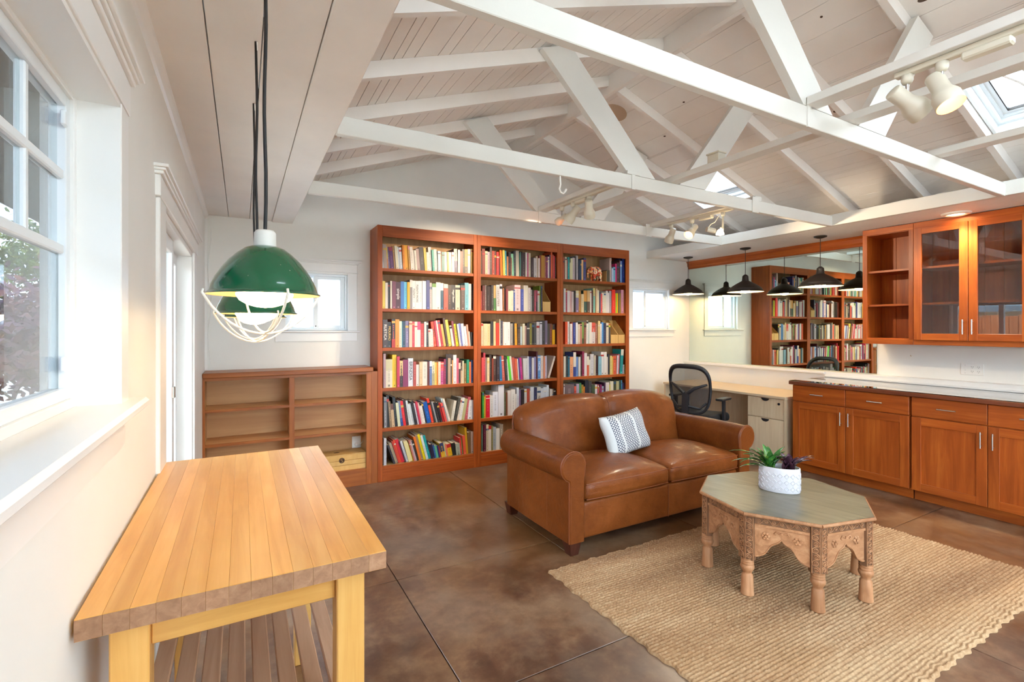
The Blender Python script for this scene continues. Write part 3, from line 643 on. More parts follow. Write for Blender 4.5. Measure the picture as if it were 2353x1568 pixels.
R[1, 0] = (1090, 550, 9.2238, 1745, "150,240,4a2a20,0 175,200,8a3a34,-5 238,250,e8c8a8,0 292,265,c0a8b8,0 338,165,6a5a58,0 380,245,b04a3c,0 435,250,6a4a48,0 470,270,d83a3a,0 520,350,5a2830,0 565,232,f08028,-20 610,232,d8c860,-15 652,245,4a90a0,-10 697,365,e0906a,0 720,275,3e3038,0 768,390,7a4a34,0 795,308,88c8a8,-12 845,250,3e4450,0 895,240,c8c0b0,-8 962,275,5a9a90,0 977,260,2c2628,0 1030,280,4a3a40,0 1088,278,e0d8d0,0 1125,295,c02868,0 1162,290,e4d4bc,0 1210,390,4a3438,0 1258,405,d8d0d0,0 1320,360,e8ccb0,0 1350,405,e8dcd8,0 1382,345,9a4a44,0 1418,345,b8842a,0 1495,370,a05a58,0 1530,370,8a3a68,0 1560,370,dcd0c8,0 1595,330,4a3058,0 1625,265,e8683e,0 1657,330,c85a50,0 1678,355,d04048,0 1712,375,5a6a68,0")
R[1, 1] = (1090, 550, 9.2238, 1445, "150,1100,a03c34,0 175,980,6a2a28,0 228,970,7a6a64,0 268,995,3a2c24,0 318,1000,3e2a26,0 360,975,4a4442,0 412,980,5a8a50|d8b070@.5,0 470,970,e8dcdc,-10 540,955,d8d0dc,-8 595,1040,a86a38,0 625,1035,3a2018,0 670,1060,8a3a44,0 715,1100,ece0c8,0 772,1090,ece0c8,0 830,1080,3a5ca8,0 858,970,e8ccd0,0 985,1060,4a58a8,0 1045,980,e4dccc,0 1140,1030,d8ccc8,0 1190,1065,8a8484,0 1214,1070,d8d4d0,0 1238,1080,3a3028,0 1270,1080,b04a58,0 1310,1080,3a2830|a02848@.45,0 1352,1095,d0ccc0,0 1395,985,7a9a30,0 1414,990,3a3a48,0")
R[1, 2] = (1090, 710, 9.2238, 1760, "150,305,e8c0a0,0 190,315,d8c098,0 235,315,dcc4a0,0 280,318,d8c090,0 348,270,302c2c,0 410,270,e4c490,0 460,300,d83c28,-8 530,220,e4d8b8,0 550,255,4a4858,0 605,275,d4c4b4,0 640,280,e8e4e4,0 705,280,e8e4e4,0 770,310,a8a098,0 820,285,2c2624,0 865,310,e8a828,-10 915,320,5a4434,0 975,375,c8d8dc,0 1020,315,e4dcbc,0 1068,360,b89088,0 1115,310,3c3638,0 1172,310,8a8438,0 1220,315,26221e,0 1275,300,5a5a58,0 1330,275,d8d0cc,0 1392,275,d4ccd0,0 1440,265,3a3434,0 1500,250,7a6a80,0 1558,310,4a4438,0 1605,315,7a3a24,0 1655,330,f0b010|3a2420@.8,0 1712,310,5a2420,0")
R[1, 3] = (1090, 710, 9.2238, 1700, "155,1035,e84a4a,0 200,935,b83848,0 245,1040,8a7a70,0 275,1035,e4c8a0,0 325,980,3a2c24,0 375,1050,8a3a20,0 408,985,4a342c,0 468,1005,3c2c30,0 535,1005,2a6898,-25 600,990,b85a4c,-35 660,1020,383234,-30 712,1065,dcdcd8,-35 748,1000,58c830,-55 798,1000,dcd4c8,-48 838,1030,b85040,-40 895,1055,d8603a,-30 940,1060,e0dcd8,-30 957,1040,5a3a80,-30 990,1035,c83080,-35 1045,1050,dedad4,-18 1098,1050,e0dcd8,-10 1140,1010,dcd8e0,-8 1172,1020,4a5080,0 1222,1040,e4dcd4,0 1265,1020,9a90b8,0 1310,905,5a1c28,0 1340,990,6aa0d8,0 1410,995,e4d0c0,0 1462,1010,d88a68,0 1500,1005,c8c0d8,0 1550,1000,d8c4b4,140")
R[1, 4] = (1090, 870, 7.4667, 1435, "133,240,3a9a40,0 165,310,c8a030,0 200,295,d01830,0 268,295,d8d8d8,0 325,235,dce0ec,0 415,115,dcdce4,0 512,250,5a5a40,0 545,245,7a4a34,0 575,210,d4ccc8,0 635,190,e4e0dc,0 705,270,dcd8d4,0 735,160,d0d4e0,0 775,190,7a6080,0 810,190,2a2428,0 855,185,dcdcd8,0 905,180,b84a34,0 950,215,e0d8d0,0 970,150,d8dce4,0 1030,160,30365a,0 1080,150,d8d4cc,0 1140,170,d8dce4,0 1180,150,d4dce8,0 1240,115,dce4ec,0 1275,185,4a3c38,0 1295,185,dcd4d0,0 1335,190,a08a78,0 1365,180,3c2e28,0 1400,220,4a443c,0")
R[1, 5] = (1090, 870, 7.4667, 495, "133,800,6a8a78,0 152,795,5a1830,0 203,790,d4c8a8,0 245,815,e4d8d0|c02828@.85,0 297,815,8a8048,0 320,840,a8b0b8,0 378,865,e8e4dc,0 435,790,a09484,0")
R[2, 0] = (1280, 570, 9.8, 655, "155,210,c86858,0 180,205,e4d4bc,0 218,250,a05858,0 245,210,109898,0 285,330,d8d0a0,0 308,235,d8d4a8,0 355,220,c4b4bc,0 410,200,4a4444,0 440,170,c8c0c0,0 490,270,2a3c58,0 525,275,2c5878,0 550,265,e8a868,0 578,265,e8d8b8,0 600,230,3a3e78,0")
R[2, 6] = (1280, 570, 9.8, 1535, "1130,500,5a5444,0 1198,225,d8c0b8,0 1240,460,c8d8f0,0 1272,430,80c0d8,0 1322,355,d83878,0 1355,330,5a4040,0 1410,265,4a2c2c,0 1427,290,7a9cd0,0 1480,230,2a3c88,0")
R[2, 1] = (1280, 570, 9.8, 1540, "148,915,d4d4cc,0 195,930,a02840,0 238,965,e0d4d0,0 298,975,d8a8a0,0 342,985,dcc8c0,0 385,975,3a3030,0 418,965,8a7a9a|e4d8a8@.68,0 490,965,c89048,0 548,1040,e4cca0,0 608,960,3a5a50|d89848@.5,0 685,960,5a4a3c|d8b078@.5,0 748,960,e4dcd4,0 780,955,4a2420,0 828,905,8ac8b8|e8d488@.68,0 872,920,dcb890,0 905,955,e4dcc0,0 955,1000,5a5070,0 980,1035,d85850,0 1020,1010,e0d8c8,0 1065,1010,d8d0b8,0 1110,965,d8d0cc,0 1155,1010,e0d8d8,0 1182,965,a89ca0,0 1235,940,e83020,0 1308,1020,e0683a,0 1326,1020,a8c828,0 1362,1020,f0a800,0 1390,1020,2c3048,0 1410,1020,9a8030,0 1450,945,dc98a8,0 1505,965,b06838,0")
R[2, 2] = (1280, 720, 7.84, 965, "150,155,d8522c,0 195,150,dcd4d0,0 235,190,e4dcd4,0 275,165,c04a30,0 294,170,3c4488,0 342,170,e8e4e4,0 378,200,e0c8b0,0 412,190,c08070,0 445,165,4a5a38|7a9a50@.25,8 487,165,8a5a48,5 530,135,e8e4dc,8 568,165,c0ccc4,5 590,165,e8e0d4,6 630,170,e0d4d0|d85848@.55,6 695,190,a07060,4 735,140,e4c48c,0 775,190,dcd8d8,0 810,165,4a90d0,0 850,180,2a2c50,0 888,175,e4d4bc,0 930,180,3a3438|c8d040@.8,0")
R[2, 3] = (1280, 720, 7.84, 1245, "130,780,d8d0bc,0 170,765,2e3838,0 198,780,2a6a80,0 232,790,e8a070,0 300,705,3a4a90|e4d8c8@.4,0 348,790,6a8ac0,0 388,790,d8d4cc,0 424,750,3a2420,0 458,690,8a2048,0 497,720,e0d4d0,0 545,780,d05a38|e4dcc8@.55,0 583,840,e0d8c0,0 608,740,d4d0d0,0 670,760,d8ccb4,0 694,760,3a2020,0 742,780,8ab8c8,0 800,700,e0dcd8,0 855,700,e4dcd4,0 905,790,d8ccc0,0 925,740,3a3840,0 958,770,e4d088,0 988,785,d8b050,0 1012,770,d85a38,0 1078,760,d8d0d8,8 1105,740,c05a68,10 1130,650,189090|e4dcc8@.75,25 1178,930,c8c0d0,0 1215,930,a8b820,0")
R[2, 4] = (1280, 720, 7.84, 1220, "130,1280,dcd0d0,0 150,1290,7a6a6e,0 320,1320,d8604a,0 355,1275,b8b0c8,0 405,1260,4a8a58,0 445,1295,a08030,0 490,1330,e08030,0 515,1215,303440,0 575,1235,4a4a4c,0 630,1290,4a5a40,0 685,1290,d8d0d4,0 735,1290,c84058,0 753,1330,c0b840,0 775,1290,8a2860,0 812,1320,9ab0c0,0 848,1255,4a2848,0 880,1250,dcd0cc,0 945,1290,c8b440,0 970,1230,e0d8bc,0 1030,1215,4a5038,0 1068,1225,b8b488,0 1115,1210,2c4840,0 1160,1210,4a98c8,0 1182,1260,4a3858,0")
TITLE = {(0, 1, 5): ('simple', 'e8e0e4'), (0, 1, 10): ('PLENTY', '2a2a2a'), (0, 1, 11): ('PLENTY MORE', '2a2a2a'), (0, 1, 21): ('Nigel Slater', 'f0e8e0'), (0, 1, 22): ('Nigel Slater', 'a89878'),
         (0, 1, 20): ('', ''), (0, 2, 0): ('RUSTICA', 'f0e8e0'), (0, 2, 1): ('MOURAD', 'e8c060'), (0, 2, 17): ('SPAIN', '3a1a18'), (0, 2, 26): ('TORO BRAVO', '2a2a20'),
         (0, 2, 21): ('', ''), (0, 3, 2): ('CULINARIA SPAIN', 'c8a010'), (0, 3, 4): ('SPAIN', '1a1414'), (0, 3, 6): ('BRINDISA', '1c1c22'), (0, 5, 28): ('Barcelona', 'f0f0f0'), (0, 5, 19): ('LAROUSSE', 'f0f0f0'),
         (1, 1, 7): ('CHARCUTERIE', '3a2a2a'), (1, 3, 26): ('HOME', 'f0f4fa'), (1, 4, 19): ('NO', '2a2a2a')}
def ux(u, y): return y * tan(atan((u - 1176.5) / FPX) + YAW)
def vz(v, x, y): return CAMZ - (v - HORIZON) * (x * sin(YAW) + y * cos(YAW)) / FPX
def cname(c):
    import colorsys
    r, g, b = [int(c[i:i + 2], 16) / 255 for i in (0, 2, 4)]; h, s, v = colorsys.rgb_to_hsv(r, g, b); h *= 360
    if v < .27: return 'black'
    if s < .13: return 'white' if v > .8 else ('pale grey' if v > .65 else 'grey')
    if s < .26 and v > .75: return 'cream' if 15 < h < 75 else ('pale blue' if 150 < h < 260 else 'pale pink')
    if h < 14 or h >= 345: return 'red' if v > .62 else 'dark red'
    if h < 42: return ('orange' if s > .65 and v > .7 else ('tan' if v > .6 else 'brown'))
    if h < 66: return 'yellow' if v > .7 else 'olive'
    if h < 160: return 'green'
    if h < 200: return 'teal'
    if h < 256: return 'blue' if v > .45 else 'navy'
    if h < 300: return 'purple'
    return 'pink' if v > .6 else 'plum'
def ordn(n): return '%d%s' % (n, 'th' if 10 <= n % 100 <= 20 else {1: 'st', 2: 'nd', 3: 'rd'}.get(n % 10, 'th'))
ROWN = ['top', 'second', 'third', 'fourth', 'fifth', 'bottom']; BAYN = ['the bookcase beside the low shelf', 'the middle bookcase', 'the bookcase by the window']
books = []
for (bay, row), (ox, oy, sc, end, txt) in R.items():
    rr = 0 if row == 6 else row; zs = SHZ[rr]; it = [e.split(',') for e in txt.split()]; yb = FY + .035
    for i, e in enumerate(it):
        b0 = float(e[0]); b1 = float(it[i + 1][0]) if i + 1 < len(it) else end
        if (bay, row, i) == (0, 5, 0): b1 = 205
        if (bay, row, i) == (1, 3, 30): b1 = 1590
        lean = float(e[3]); x0 = ux(ox + b0 / sc, yb); x1 = ux(ox + b1 / sc, yb); zt = vz(oy + float(e[1]) / sc, (x0 + x1) / 2, yb)
        H = max(.10, zt - zs); lx = lean / sc * (x1 - x0) / max(1e-6, (b1 - b0) / sc); a = atan2(lx, H)
        n_ = i + 1 + (len(R[2, 0][4].split()) if row == 6 else 0)
        books.append(dict(k=(bay, rr, n_), key=(bay, row, i), x0=x0, x1=x1, z=zs, h=min(H / max(.6, cos(a)) - (x1 - x0) * abs(sin(a)), .375), a=a, col=e[2], area=(b1 - b0) / sc * (H)))
def book_mb(w, h, d, col, rnd):
    mb = MB(); cols = []; t = .0028
    c1 = col.split('|')[0]; c2 = None; f = 1
    if '|' in col: c2, f = col.split('|')[1].split('@'); f = float(f)
    a = lin(c1); lum = sum(a) / 3
    def bx(p, q, c): mb.box(p, q); cols.extend([c] * 6)
    bx((0, 0, 0), (t, d, h), a); bx((w - t, 0, 0), (w, d, h), a); bx((t, 0, 0), (w - t, t, h), a)
    def quad(x0, x1, z0, z1, c, o=.0006): mb.raw([(x0, -o, z0), (x1, -o, z0), (x1, -o, z1), (x0, -o, z1)], [(0, 1, 2, 3)]); cols.append(c)
    if c2: quad(0, w, h * f, h, lin(c2))
    con = tuple(min(1, x * 2.6 + .12) for x in a) if lum < .3 else tuple(x * .32 for x in a)
    if rnd.random() < .62 and w > .012:
        p = rnd.uniform(.12, .3); q = rnd.uniform(.55, .9); con2 = tuple(.38 * x + .62 * y for x, y in zip(con, a)); z = h * p
        while z < h * q:
            L = rnd.uniform(.008, .03); quad(w * .36, w * .64, z, min(z + L, h * q), con2, .0011); z += L + rnd.uniform(.003, .009)
    if rnd.random() < .5: quad(w * .35, w * .65, h * .035, h * .035 + w * .3, con, .0011)
    if rnd.random() < .22: z = h * rnd.uniform(.72, .9); quad(0, w, z, z + h * rnd.uniform(.03, .1), lin(rnd.choice(['e8e0d0', '2a2626', 'b83a34', 'd8b050', '3a5a80'])), .0009)
    return mb, cols
def title(o, txt, col, w, h):
    cu = bpy.data.curves.new('spine_lettering', 'FONT'); cu.body = txt; cu.size = min(w * .85, h * .8 / (len(txt) * .62)); cu.align_x = 'CENTER'; cu.align_y = 'CENTER'
    m = 'ink_' + col
    if m not in M: M[m] = flat(m, col, .5)
    cu.materials.append(M[m]); tmp = bpy.data.objects.new('tmp', cu); COL.objects.link(tmp)
    me = bpy.data.meshes.new_from_object(tmp.evaluated_get(bpy.context.evaluated_depsgraph_get())); me.name = 'spine_lettering'; bpy.data.objects.remove(tmp)
    c = link('spine_lettering', me, o); c['kind'] = 'stuff' if False else 'thing'; del c['kind']
    c.matrix_local = Matrix(((0, 1, 0, w / 2), (0, 0, -1, -.0018), (-1, 0, 0, h * .55), (0, 0, 0, 1)))
books.sort(key=lambda b: -b['area']); solo = set(id(b) for b in books[:300])
rest = MB(); rcols = []; restp = MB()
for b in sorted(books, key=lambda b: b['k']):
    rnd = random.Random(hash(b['k']) & 0xffff); w = max(.006, (b['x1'] - b['x0']) * cos(b['a']) - .0006); d = rnd.uniform(.15, .215); y = FY + .03 + rnd.uniform(0, .02); h = b['h']
    if b['k'][1] == 3 and b['k'][2] == 2: pass
    mb, cols = book_mb(w, h, d, b['col'], rnd); pg = MB().box((.0029, .003, .003), (w - .0029, d - .004, h - .003))
    px = b['x0'] if b['a'] <= 0 else b['x1']; sh = 0 if b['a'] <= 0 else -w
    if id(b) in solo:
        if sh: mb.v = [(p[0] + sh, p[1], p[2]) for p in mb.v]; pg.v = [(p[0] + sh, p[1], p[2]) for p in pg.v]
        o = mb.build('book', 'book', cols=cols); o.location = (px, y, b['z'] + .0005); o.rotation_euler = (0, b['a'], 0); pg.build('pages', 'pages', o)
        size = 'slim' if w < .018 else ('thick' if w > .036 else ''); hh = 'tall' if h > .29 else ('short' if h < .2 else '')
        lab = ' '.join(s for s in (size or hh, cname(b['col'].split('|')[0])) if s) + ' book, %s along the %s shelf of %s' % (ordn(b['k'][2]), ROWN[b['k'][1]], BAYN[b['k'][0]])
        tag(o, lab, 'book', 'books in the tall bookcases')
        if b['key'] in TITLE and TITLE[b['key']][0] and not sh: title(o, *TITLE[b['key']], w, h)
    else:
        ca, sa = cos(b['a']), sin(b['a'])
        for src, dst in ((mb, rest), (pg, restp)):
            dst.raw([(px + (p[0] + sh) * ca + p[2] * sa, y + p[1], b['z'] + .0005 - (p[0] + sh) * sa + p[2] * ca) for p in src.v], src.f)
        rcols += cols
o = rest.build('books', 'book', cols=rcols, kind='stuff'); tag(o, 'smaller books filling the remaining shelf spaces of the tall bookcases', 'books')
restp.build('pages', 'pages', o, kind='stuff')
# magazine files, elephant, bookend, brown folder
M['kraft'] = wood('magazine_file_wood', ['#c79a58', '#d4a763', '#dbb273'], 'z', .6, .5)
def magfile(label, u0, u1, ox, sc, row, hv, lv, oy):
    y = FY + .03; x0, x1 = ux(ox + u0 / sc, y), ux(ox + u1 / sc, y); z = SHZ[row]; w = x1 - x0 - .002
    hh = vz(oy + hv / sc, x0, y + .2) - z; lo = vz(oy + lv / sc, x0, y) - z
    t = thing('magazine_file', label, 'magazine file', (x0 + .001, y, z + .0005), group='cardboard magazine files'); d = .235
    for a in (0, w - .004): MB().prism([(a, 0, 0), (a, d, 0), (a, d, hh), (a, d * .78, hh), (a, 0, lo)][::-1], (.004, 0, 0)).build('side_panel', 'kraft', t)
    B('front_panel', 'kraft', (.004, 0, 0), (w - .004, .004, lo), t); B('back_panel', 'kraft', (.004, d - .004, 0), (w - .004, d, hh), t); B('base', 'kraft', (.004, .004, 0), (w - .004, d - .004, .004), t)
magfile('single tan magazine file on the second shelf of the middle bookcase', 1448, 1615, 1090, 9.2238, 1, 985, 1325, 550)
magfile('tan magazine file touching the books on the third shelf by the window', 968, 1098, 1280, 7.84, 2, 130, 390, 720)
magfile('tan magazine file closest to the bookcase side on the third shelf', 1102, 1225, 1280, 7.84, 2, 130, 390, 720)
k = NT('patchwork'); vo = k.node('ShaderNodeTexVoronoi'); vo.inputs['Scale'].default_value = 60; k.link(k.coords(), vo.inputs['Vector'])
sx = k.node('ShaderNodeSeparateColor'); k.link(vo.outputs['Color'], sx.inputs[0]); k.link(k.ramp(sx.outputs[0], [(0, '#c8341c'), (.3, '#e8642c'), (.5, '#f0b060'), (.7, '#e8d8b0'), (.9, '#4a2a28')]), k.p.inputs['Base Color']); k.n['Color Ramp'].color_ramp.interpolation = 'CONSTANT'; M['patch'] = k.m
ye = FY + .07; ex = ux(1280 + 880 / 9.8, ye)
el = MB()
el.rbox((.0, 0, .098), (.062, .04, .046), .036, 3, lambda x, y, z: (x, y, z - .010 * (x / .06) ** 2))
el.rbox((-.073, 0, .105), (.030, .032, .034), .026, 3)
for sx_ in (-.043, .043):
    for sy in (-.022, .022): el.cyl((sx_, sy, 0), (sx_ * .95, sy, .085), .0165, .02, 10)
el.tube([(-.095, 0, .105), (-.112, 0, .09), (-.118, 0, .065), (-.114, 0, .042), (-.108, 0, .03)], [.018, .014, .011, .009, .007], 8)
for sy in (-1, 1): el.prism([(-.085, sy * .034, .132), (-.05, sy * .042, .13), (-.042, sy * .046, .10), (-.062, sy * .044, .075), (-.082, sy * .036, .09)], (0, sy * .004, 0))
el.tube([(.062, 0, .11), (.072, 0, .09), (.073, 0, .07)], [.004, .003, .003], 5)
for p in el.v: pass
o = el.build('elephant_figurine', 'patch'); o.location = (ex, ye, SHZ[0]); o.scale = (1.12, 1, 1.28); tag(o, 'small orange patchwork elephant figurine on the top shelf', 'figurine')
bx0 = ux(1280 + 1020 / 9.8, FY + .03); bx1 = ux(1280 + 1120 / 9.8, FY + .03)
t = thing('wooden_bookend', 'light wooden bookend behind the elephant figurine', 'bookend', (bx1, FY + .03, SHZ[0] + .0005)); B('upright', 'plyz', (-.009, 0, 0), (0, .11, .135), t, .001); B('foot', 'plyx', (-.14, 0.012, 0), (-.009, .11, .004), t)
o = B('brown_folder', 'bookz', (bx1 + .002, FY + .06, SHZ[0] + .142), (bx1 + .012, FY + .22, SHZ[0] + .24), bev=.001) if False else None
# ------------------------------------------------------------------ empty low shelf unit, wine box, outlet
t = thing('low_shelf', 'low empty wooden shelf unit with brown top under the window', 'shelf unit', (XL, FY, 0)); o = 0 - XL
def L(name, mat, a, b, bev=.001, par=None): return B(name, mat, (a[0] + o, a[1], a[2]), (b[0] + o, b[1], b[2]), par or t, bev)
D = YB - FY - .004
L('top', 'lowfrx', (XL + .001, -.025, 1.055), (1.075, D, 1.096), .005)
L('stile', 'lowfrz', (XL + .001, 0, 0), (-.262, .02, 1.055)); L('stile', 'lowfrz', (1.015, 0, 0), (1.062, .02, 1.055)); L('filler_strip', 'lowfrz', (1.063, .004, 0), (1.119, .022, 1.055))
L('divider', 'lowfrz', (.358, 0.002, .15), (.40, .022, 1.03)); L('divider_panel', 'lowply', (.368, .022, .15), (.39, D - .008, 1.05))
L('top_rail', 'lowfrx', (-.262, .002, 1.03), (1.015, .02, 1.055)); L('bottom_rail', 'lowfrx', (-.262, .002, 0), (1.015, .02, .147))
L('back_panel', 'lowply', (XL + .002, D - .006, 0), (1.06, D, 1.055)); L('side_panel', 'plyz', (1.04, .02, 0), (1.058, D - .007, 1.055)); L('side_panel', 'plyz', (XL + .002, .02, 0), (-.266, D - .007, 1.055))
for z in (.796, .515, .152):
    for a, b in ((-.265, .367), (.391, 1.039)): s_ = L('shelf', 'lowply', (a, .022, z - .02), (b, D - .007, z)); L('shelf_edge', 'lowfrx', (a, .004, z - .024), (b, .022, z - .001), .001, s_)
t = thing('wine_box', 'pale pine wine crate with round dark emblem in the low shelf', 'crate', (.74, FY + .03, .1525))
for i, (a, b) in enumerate(((0, .044), (.046, .088), (.09, .135))): B('board', 'kraft', (-.28, 0, a), (.28, .012, b), t, .0015)
B('lid', 'kraft', (-.28, 0, .1355), (.28, .19, .145), t, .001); B('back_board', 'kraft', (-.28, .18, 0), (.28, .19, .135), t)
for a in (-.28, .268): B('end_board', 'kraft', (a, .012, 0), (a + .012, .18, .135), t)
M['brand'] = flat('burnt_brand', '#40281c', .8)
e_ = MB().cyl((.06, -.0004, .092), (.06, .001, .092), .026, n=28).build('emblem', 'brand', t); MB().lathe([(.0215, 0), (.0235, 0)], (0, 0, 0), 28).v
MB().tube([(.06 + .0225 * cos(a * pi / 12), -.0008, .092 + .0225 * sin(a * pi / 12)) for a in range(24)], .0007, 4, True).build('ring', 'kraft', e_)
MB().tube([(.06 + .009 * cos(a) * (1 if a < pi else 1), -.0008, .092 + (.007 if a < 2 * pi else 0) + .007 * sin(a)) for a in [i * pi / 8 for i in range(1, 11)]] + [(.06 + .009 * cos(pi / 2 - a), -.0008, .085 + .007 * sin(pi / 2 - a)) for a in [i * pi / 8 for i in range(1, 11)]], .0014, 4).build('monogram', 'kraft', e_)
MB().lathe([(.028, 0), (0, .0003)], (.03, .1, .1453), 24, 1, .5).build('lid_emblem', 'brand', t)
def plate(t, x, z, w, h, y=0.0): return B('plate', 'wht', (x - w / 2, y - .005, z - h / 2), (x + w / 2, y, z + h / 2), t, .002)
t = thing('shelf_outlet', 'white outlet with plugged cord at the back of the low shelf', 'outlet', (.985, YB - .0115, .34)); plate(t, 0, 0, .085, .115); B('plug', 'wht', (-.02, -.035, -.035), (.015, -.005, -.005), t, .006)
MB().tube([(0, -.035, -.02), (.03, -.06, -.01), (.06, -.05, .02), (.065, -.03, -.02), (.06, -.03, -.08), (.062, -.035, -.18)], .003, 5).build('cord', 'wht', t)
# ------------------------------------------------------------------ base cabinets along the right wall
XF = 4.955
def bar_handle(par, p0, p1, out, mat='silver'):
    p0, p1, out = Vector(p0), Vector(p1), Vector(out); mb = MB(); d = (p1 - p0)
    mb.cyl(p0 + out, p1 + out, .005, n=10)
    for f in (.14, .86): mb.cyl(p0 + d * f, p0 + d * f + out, .0035, n=8)
    return mb.build('handle', mat, par)
def shaker(t, x, y0, y1, z0, z1, side, glassy=False, mat='cherry', rail=.065):
    """door front in plane x (facing -x) from y0 to y1; side = y end carrying the handle"""
    d = bpy.data.objects.new('door', None); COL.objects.link(d); d.parent = t; d.empty_display_size = .02
    for a, b in ((y0, y0 + rail), (y1 - rail, y1)): B('stile', mat + 'z', (x, a, z0), (x + .02, b, z1), d, .0015)
    for a, b in ((z0, z0 + rail), (z1 - rail, z1)): B('rail', mat + 'y', (x + .0002, y0 + rail, a), (x + .0198, y1 - rail, b), d, .0015)
    if glassy: B('pane', 'cabglass', (x + .011, y0 + rail - .002, z0 + rail - .002), (x + .014, y1 - rail + .002, z1 - rail + .002), d)
    else: B('panel', mat + 'z', (x + .009, y0 + rail - .002, z0 + rail - .002), (x + .016, y1 - rail + .002, z1 - rail + .002), d)
    return d
UB = [(1.948, 2.95, 'next to the desk'), (.97, 1.938, 'in the middle of the counter run'), (-.01, .962, 'closest to the camera')]
for (a, b, wh) in UB:
    t = thing('base_cabinet', 'red-brown shaker base cabinet with two doors and drawers, ' + wh, 'cabinet', (XF, (a + b) / 2, 0), group='base cabinets under the counter'); m = (b - a) / 2
    B('body', 'cherryz', (.022, -m, .10), (.62, m, .884), t); B('toe_kick', 'cherryy', (.075, -m, 0), (.09, m, .10), t)
    for s_ in (-1, 1):
        y0, y1 = (.002, m - .004) if s_ > 0 else (-m + .004, -.002)
        dr = B('drawer', 'cherryy', (0, y0, .722), (.02, y1, .879), t, .002); yc = (y0 + y1) / 2
        bar_handle(dr, (0, yc - .06, .80), (0, yc + .06, .80), (-.028, 0, 0))
        d = shaker(t, 0, y0, y1, .095, .712, s_); yh = .035 if s_ > 0 else -.035
        bar_handle(d, (0, yh, .54), (0, yh, .665), (-.028, 0, 0))
M['ctop'] = wood('counter_wood', ['#5a2a18', '#6e3820', '#80452a'], 'y', .3, 1.0, .4)
t = thing('counter_top', 'long dark wood counter top covered with glass', 'counter', (4.93, 1.45, .8845)); B('slab', 'ctop', (0, -1.5, 0), (.69, 1.525, .034), t, .003)
M['ctglass'] = glass('counter_glass', '#dfe6da', 3.2)
B('glass_sheet', 'ctglass', (.002, -1.5, .0345), (.685, 1.52, .0405), t, .001)
B('trim_3', 'trim', (5.62, -.05, .926), (XR, 2.98, .985), bev=.004, kind='structure'); B('trim_4', 'trim', (5.60, -.05, .9255), (5.6195, 2.98, .945), bev=.003, kind='structure')
wl_ = B('trim_5', 'wall', (5.625, 2.981, 0), (XR, YB, .955), kind='structure'); B('trim_6', 'trim', (5.60, 2.981, .956), (XR, YB, .985), bev=.004, kind='structure')
# mirror and wood valance
t = thing('wall_mirror', 'large frameless mirror above the desk', 'mirror', (XR - .006, 3.72, .986)); B('mirror_glass', 'mirror', (0, -1.195, 0), (.0055, 1.2, 1.36), t)
t = MB().prism([(XR, 2.5, 2.325), (XR - .022, 2.5, 2.325), (XR - .022, 2.5, 2.345), (XR - .035, 2.5, 2.36), (XR - .04, 2.5, 2.405), (XR - .06, 2.5, 2.43), (XR, 2.5, 2.43)], (0, YB - 2.5, 0)).build('mirror_valance', 'cherryy'); tag(t, 'red-brown wood valance strip above the mirror', 'valance')
# ------------------------------------------------------------------ upper cabinets
XU = 5.37
def upper(label, a, b, doors, name='upper_cabinet'):
    t = thing(name, label, 'cabinet', (XU, (a + b) / 2, 1.31), group='upper wall cabinets'); m = (b - a) / 2; H = 1.115
    for p, q in ((-m, -m + .018), (m - .018, m)): B('side_panel', 'cherryz', (.02, p, .04), (.348, q, H), t)
    B('bottom', 'cherryy', (.02, -m + .018, .04), (.348, m - .018, .058), t); B('top', 'cherryy', (.02, -m + .018, H - .06), (.348, m - .018, H), t)
    B('top_rail', 'cherryy', (0, -m, H - .055), (.02, m, H), t, .001); B('bottom_rail', 'cherryy', (0, -m, 0), (.025, m, .047), t, .001)
    for p, q in ((-m, -m + .035), (m - .038, m)): B('stile', 'cherryz', (0.0003, p, .047), (.02, q, H - .055), t, .001)
    n = max(3, round(2 * m / .125)); w = (2 * m - .036) / n
    for i in range(n): B('back_board', 'cherryz', (.335, -m + .018 + i * w + .001, .058), (.347, -m + .018 + (i + 1) * w - .001, H - .06), t, .001)
    for z in (.382, .709): B('shelf', 'cherryy', (.03, -m + .019, z - .019), (.334, m - .019, z), t)
    if doors:
        for s_ in (-1, 1):
            y0, y1 = (.002, m - .008) if s_ > 0 else (-m + .008, -.002)
            d = shaker(t, -.021, y0, y1, .045, 1.06, s_, True, rail=.058); yh = .03 if s_ > 0 else -.03
            bar_handle(d, (-.021, yh, .10), (-.021, yh, .225), (-.028, 0, 0))
upper('open red-brown wall cabinet with two shelves beside the mirror', 2.082, 2.496, False)
upper('glass-door wall cabinet next to the open shelves', 1.302, 2.080, True)
upper('glass-door wall cabinet nearest the camera', .52, 1.30, True)
